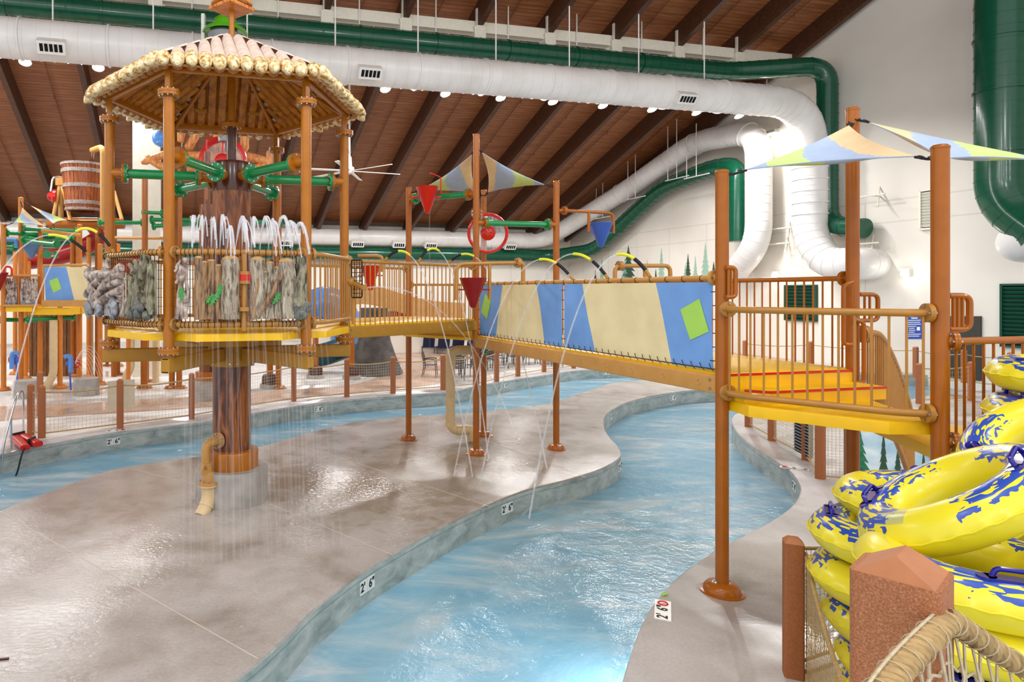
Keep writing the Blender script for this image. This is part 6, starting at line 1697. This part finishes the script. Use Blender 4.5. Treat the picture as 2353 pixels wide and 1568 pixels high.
# ================================================================== LEFT FOREGROUND EXTRAS
q = G(14, 1050, 0)
t = thing('grab_rail', 'bent stainless steel grab rail at the far pool corner', 'handrail', tuple(q))
a_ = [P(4, 1075, 13.2), P(8, 1020, 13.2), P(40, 905, 13.6), P(53, 898, 14.5), P(54, 985, 15.2)]
a_[-1] = zz(a_[-1], 0.0)
m = MB(); m.tube(bend(a_, .25, 6), .022, 10); part('tube', m, steel, t); m = MB(); p = a_[2].lerp(a_[1], .45); m.cyl(p, V((p.x, p.y, .02)), .02, n=8); part('support', m, steel, t)
t = thing('rescue_tube', 'red foam rescue tube folded on the pool corner with black straps', 'rescue tube', tuple(G(60, 1020)))
for (x0, y0, x1, y1) in ((32, 1003, 58, 1029), (48, 1000, 88, 1021)):
    a_, b_ = G(x0, y0, .08), G(x1, y1, .08); m = MB(); m.rbox(a_, b_, .19, .11, .045); part('foam', m, red, t)
m = MB(); a_, b_ = G(30, 1004, .1), G(56, 998, .1); m.rbox(a_, b_, .05, .15, .02); part('strap', m, black, t); m = MB(); a_, b_ = G(66, 1017, .1), G(80, 1010, .1); m.rbox(a_, b_, .05, .15, .02); part('strap', m, black, t)
m = MB(); a_ = G(57, 1030, .08); m.tube(cat([a_, a_ + V((0, -.12, -.1)), V((a_.x - .05, a_.y - .2, -.35)), V((a_.x - .12, a_.y - .22, -.5))], 5), .018, 6); part('tow_line', m, black, t)
# ================================================================== INNER TUBES
def tube_proto():
    R_, r = .415, .147; t = thing('inner_tube', 'x', 'inner tube', (0, 0, 0), 'yellow inner tubes')
    m = MB(); nR, nr = 96, 28; vs = []
    for i in range(nR):
        a = 2*PI*i/nR; puck = 1 + .008*math.sin(a*26)
        for j in range(nr):
            b = 2*PI*j/nr; rr_ = r*(1 + .05*abs(math.cos(b))**10*0)
            x = R_ + rr_*math.cos(b)*(1.06 if math.cos(b) > 0 else .98); z = rr_*math.sin(b)*.98
            fl_ = math.exp(-(z/.03)**2)
            if math.cos(b) > 0: x += fl_*(.012 + .006*math.sin(a*28)); z += fl_*.004*math.sin(a*28)
            vs.append((x*math.cos(a), x*math.sin(a), z))
    m.add(vs, [(i*nr+j, ((i+1) % nR)*nr+j, ((i+1) % nR)*nr+(j+1) % nr, i*nr+(j+1) % nr) for i in range(nR) for j in range(nr)])
    part('vinyl_ring', m, tube_m, t)
    me = MB(); me.tube([((R_+r*1.06+.012)*math.cos(a), (R_+r*1.06+.012)*math.sin(a), .004*math.sin(a*28)) for a in [2*PI*i/96 for i in range(96)]], .006, 5, closed=True); part('weld_seam', me, tube_seam, t)
    for s_ in (1, -1):
        h = MB(); c = V((0, s_*.43, .138))
        pl = [(-.12, 0), (.12, 0)]
        h.box(c + V((0, 0, 0)), (.24, .085, .014)); h.cyl(c + V((-.12, 0, -.007)), c + V((-.12, 0, .007)), .0425, n=16); h.cyl(c + V((.12, 0, -.007)), c + V((.12, 0, .007)), .0425, n=16)
        h.tube(bend([c + V((-.10, 0, 0)), c + V((-.085, 0, .05)), c + V((.085, 0, .05)), c + V((.10, 0, 0))], .03, 5), .014, 8); part('grab_handle', h, handle_m, t, 'dark blue handle')
    return t
tube_seam = paint('yellow_weld', '#F1E02A', .4, .02)
it_ = tube_proto(); used = [False]
def put(loc, rz, lab, rot=None):
    if not used[0]: it_.location = loc; it_.rotation_euler = rot or (0, 0, rz); it_['label'] = lab; used[0] = True
    else: dup(it_, loc, rz, lab, rot=rot)
SA = V((4.127, 4.89)); SB = V((3.68, 3.84)); SC = V((5.96, 5.33))
offA = [(0.03, 0), (.08, -.03), (.06, .02), (0.0, 0.0), (.0, .0), (.02, .12)]
la = ['bottom', 'second from bottom', 'third from bottom', 'fourth from bottom', 'fifth from bottom', 'topmost']
zA = .15
offA = [(.22, 0), (.20, -.02), (.11, .0), (.0, .0), (.0, .0), (.36, .22)]
zA_ = [.147, .44, .76, 1.08, 1.40, 1.60]
for i, (dx, dy) in enumerate(offA):
    put(V((SA.x + dx, SA.y + dy, zA_[i])), [1.2, 2.0, .4, 3.4, 1.0, 2.4, 2.6][i], 'yellow inner tube in the stack behind the net, ' + (['bottom', 'second from bottom', 'third from bottom', 'fourth from bottom', 'fifth from bottom', 'topmost, pushed back'][i]))
for i in range(6):
    put(V((SB.x + .02*math.sin(i*2), SB.y + .02*math.cos(i*3), .15 + .29*i)), .5 + 1.7*i, 'yellow inner tube in the stack right of the near post, ' + ['bottom', 'second from bottom', 'third from bottom', 'fourth from bottom', 'fifth from bottom', 'topmost'][i])
for i in range(9):
    put(V((SC.x + (.0 if i != 7 else -.03), SC.y, [.15, .44, .73, 1.02, 1.32, 1.63, 1.94, 2.25, 2.56][i])), 1.3 + .9*i if i != 8 else 1.75, 'yellow inner tube in the tall stack by the stair platform, ' + ['bottom', 'second from bottom', 'third from bottom', 'fourth from bottom', 'fifth from bottom', 'fifth from top', 'third from top', 'second from top', 'topmost'][i])
def tilt(n, spin):
    z = V(n).normalized(); x = V((1, 0, 0)); x = (x - z*x.dot(z)).normalized(); y = z.cross(x)
    M = Matrix((x, y, z)).transposed() @ Matrix.Rotation(spin, 3, 'Z'); return tuple(M.to_euler())
put(V((3.84, 4.15, 1.935)), 0, 'large tilted yellow inner tube lying on top of the pile, nearest the camera', tilt((-.58, .35, 1), .45))
put(V((5.06, 4.66, 2.14)), 0, 'steeply tilted yellow inner tube leaning behind the top of the pile', tilt((-.55, -.1, .85), 1.2))
# fence around the tubes
gF = G(1823, 1553)
dup(pp, gF, -.45, 'terracotta post standing alone left of the inner tube pile', 'terracotta posts around the inner tubes')
NA = gF + V((.09, -.02, 0)); NB = V((2.57, 3.29, 0))
net(NA, NB, .05, 1.04, .10, .055, .002, 'sagging net holding in the inner tube pile', .016, (rope_m, rope_m), None)
net(gF + V((.05, .08, 0)), V((5.6, 6.4, 0)), .05, 1.05, .1, .06, .003, 'net running behind the inner tube pile', .016, (rope_m, cord_w), None)
# near corner post with heavy rope
c = V((1.157, 1.375, 0)); zt = 2.665; 
t = thing('corner_post', 'big terracotta corner post close to the camera with rope ends', 'fence post', (c.x, c.y, 1.55))
wp = .150; ry = .69
M4 = Matrix.Translation((c.x, c.y, 0)) @ Matrix.Rotation(ry, 4, 'Z')
m = MB(); m.rbox((0, 0, 1.5), (0, 0, zt), wp, wp, .022, up=V((1, 0, 0)), n=6); m.v = [tuple(M4 @ V(p)) for p in m.v]
def speck():
    a = N('speckled_terracotta_composite'); a.set(Roughness=.55)
    f = a.noise(a.coord(), 260, 3, .7); g = a.noise(a.coord(), 12, 3)
    col = a.ramp(f, [(.35, '#8E552F'), (.52, '#A86840'), (.68, '#C28A66')]); a.l(col, a.b.inputs['Base Color']); a.bump(f, .25, .002); return a.m
part('shaft', m, speck(), t)
m = MB(); q = wp/2; h = .042; ri = .020
vs = [(-q+.004, -q+.01, zt), (q-.004, -q+.01, zt), (q-.004, q-.01, zt), (-q+.004, q-.01, zt)]
vs += [(-q*.62, -q*.02, zt+h), (q*.62, -q*.02, zt+h), (q*.62, q*.02, zt+h), (-q*.62, q*.02, zt+h)]
m.add(vs, [(0, 1, 5, 4), (1, 2, 6, 5), (2, 3, 7, 6), (3, 0, 4, 7), (4, 5, 6, 7)]); m.v = [tuple(M4 @ V(p)) for p in m.v]; part('cap', m, timber_top, t, 'lighter bevelled cap', smooth=False)
m = MB(); k = P(2176, 1395, 1.36); M = Matrix.Rotation(1.2, 3, 'Y'); m.torus(k, .012, .004, 16, 6, M); part('eye_hook', m, dkbrown, t)
# thick twisted rope
def twisted(pts, R, r, turns, mt, nm, par, strands=3):
    q = cat(pts, 24); m = MB(); L = 0; D = [0]
    for i in range(len(q)-1): D.append(D[-1] + (q[i+1]-q[i]).length)
    for s_ in range(strands):
        pp_ = []
        for i, p in enumerate(q):
            tg = (q[min(i+1, len(q)-1)] - q[max(i-1, 0)]).normalized(); x = tg.orthogonal().normalized(); x = (V((0, 0, 1)) - tg*tg.z).normalized(); y = tg.cross(x); a = D[i]/D[-1]*turns*2*PI + s_*2*PI/strands
            pp_.append(p + (x*math.cos(a) + y*math.sin(a))*R)
        m.tube(pp_, r, 8)
    return part(nm, m, mt, par)
rt_ = thing('rope_net', 'thick rope with hanging net tied to the near corner post', 'rope', tuple(P(2176, 1420, 1.33)))
rk = P(2178, 1425, 1.30)
left = [rk, P(2110, 1490, 1.22), P(2040, 1570, 1.15), P(1960, 1690, 1.07)]
right = [rk, P(2235, 1462, 1.34), P(2300, 1505, 1.38), P(2420, 1572, 1.44), P(2560, 1630, 1.5)]
twisted(left, .0135, .0108, 8, rope_m, 'thick_rope', rt_); twisted(right, .0125, .0105, 6, rope_d, 'thick_rope', rt_)
m = MB()
ql, qr = cat(left, 10), cat(right, 10)
m.tube([p + V((-.016, 0, .022)) for p in ql], .0028, 6)
for q in (ql, qr):
    for i in range(2, len(q) - 1, 4):
        tg = (q[i+1]-q[i-1]).normalized(); x = tg.orthogonal().normalized(); M = Matrix((x, tg.cross(x), tg)).transposed(); m.torus(q[i], .0252, .0011, 18, 5, M)
part('lashing', m, cord_w, rt_)['kind'] = 'stuff'
m = MB()
for q, r_ in ((ql, .0032), (qr, .0028)):
    for i in range(1, len(q), 3):
        p = q[i]; d1 = V((.012*math.sin(i*2.1), .01*math.cos(i), 0)); m.tube([p + V((0, 0, -.025)), p + d1 + V((0, 0, -.10)), p - d1 + V((.02, .0, -.2)), p + V((.0, 0, -.42))], r_, 5)
    for z in (.085, .15, .22, .30): m.tube([q[i] + V((0, .004*math.sin(i), -z - .012*math.sin(i*1.7))) for i in range(0, len(q), 2)], r_, 5)
part('net_cords', m, cord_w, rt_)['kind'] = 'stuff'
# ================================================================== LIGHT, WORLD, CAMERA
def lamp(nm, ty, loc, energy, **k):
    l = bpy.data.lights.new(nm, ty); l.energy = energy
    for a_, b_ in k.items(): setattr(l, a_, b_)
    o = bpy.data.objects.new(nm, l); C.objects.link(o); o.location = loc; return o
for i, c in enumerate(lamp_pts):
    o = lamp('floodlight_beam', 'SPOT', c + V((UY*.06, -UX*.06, -.16)), 1000, spot_size=math.radians(176), spot_blend=.5, shadow_soft_size=.25, color=(1, .985, .965))
    o.rotation_euler = (V((UY*.02, -UX*.02, -1))).to_track_quat('-Z', 'Y').to_euler()
# the same row of lamps continues along the duct behind and left of the view, and a second row hangs nearer the camera
for i in range(5):
    for v, u0, en in ((25.4, -24, 700), (4.0, -12, 500), (-6.0, -10, 500)):
        o = lamp('unseen_hall_light', 'POINT', UV(u0 + (3.2 if v > 20 else 7)*i, v, 11.4), en, shadow_soft_size=.5, color=(1, .985, .965))
for i in range(7): lamp('unseen_hall_light', 'SPOT', UV(-18 + 6.4*i, 36, 9.2), 950, spot_size=math.radians(165), spot_blend=.4, shadow_soft_size=.5, color=(1, .985, .965))  # added row of lights without fixtures, brightens the far wall and floor
for (x, y) in ((1780, 634), (2078, 630)):
    q = onU(x, y, UW - .4); lamp('wall_lamp_light', 'POINT', q, 6, shadow_soft_size=.12, color=(1, .95, .85))
lamp('wall_flood_light', 'POINT', onU(1778, 330, UW - .8), 45, shadow_soft_size=.15, color=(1, .95, .85))
for i, (x, y) in enumerate(((612, 985), (1352, 886), (1800, 1150), (1440, 1500))):
    q = G(x, y, ZW - .3); lamp('underwater_light', 'POINT', (q.x, q.y, ZW - .3), 60, shadow_soft_size=.1, color=(.92, .97, 1))
w = bpy.data.worlds.new('hall_ambience'); S.world = w; w.use_nodes = True
w.node_tree.nodes['Background'].inputs[0].default_value = (1, 1, 1, 1); w.node_tree.nodes['Background'].inputs[1].default_value = 1.0
cam = bpy.data.cameras.new('camera'); co = bpy.data.objects.new('camera', cam); C.objects.link(co); S.camera = co
co.location = (0, 0, H); co.rotation_euler = (PI/2, 0, 0); cam.sensor_width = 36; cam.lens = F/2353*36
cam.shift_x = (1176.5 - CX)/2353; cam.shift_y = -(784 - CY)/2353; cam.clip_start = .05; cam.clip_end = 200
clean()
S.view_settings.view_transform = 'Standard'; S.view_settings.look = 'None'; S.view_settings.exposure = 0.2; S.view_settings.gamma = 1; S.view_settings.use_curve_mapping = False
S.cycles.use_denoising = True; S.cycles.max_bounces = 8; S.cycles.transparent_max_bounces = 24; S.cycles.caustics_reflective = False; S.cycles.caustics_refractive = False
S.cycles.sample_clamp_indirect = 6
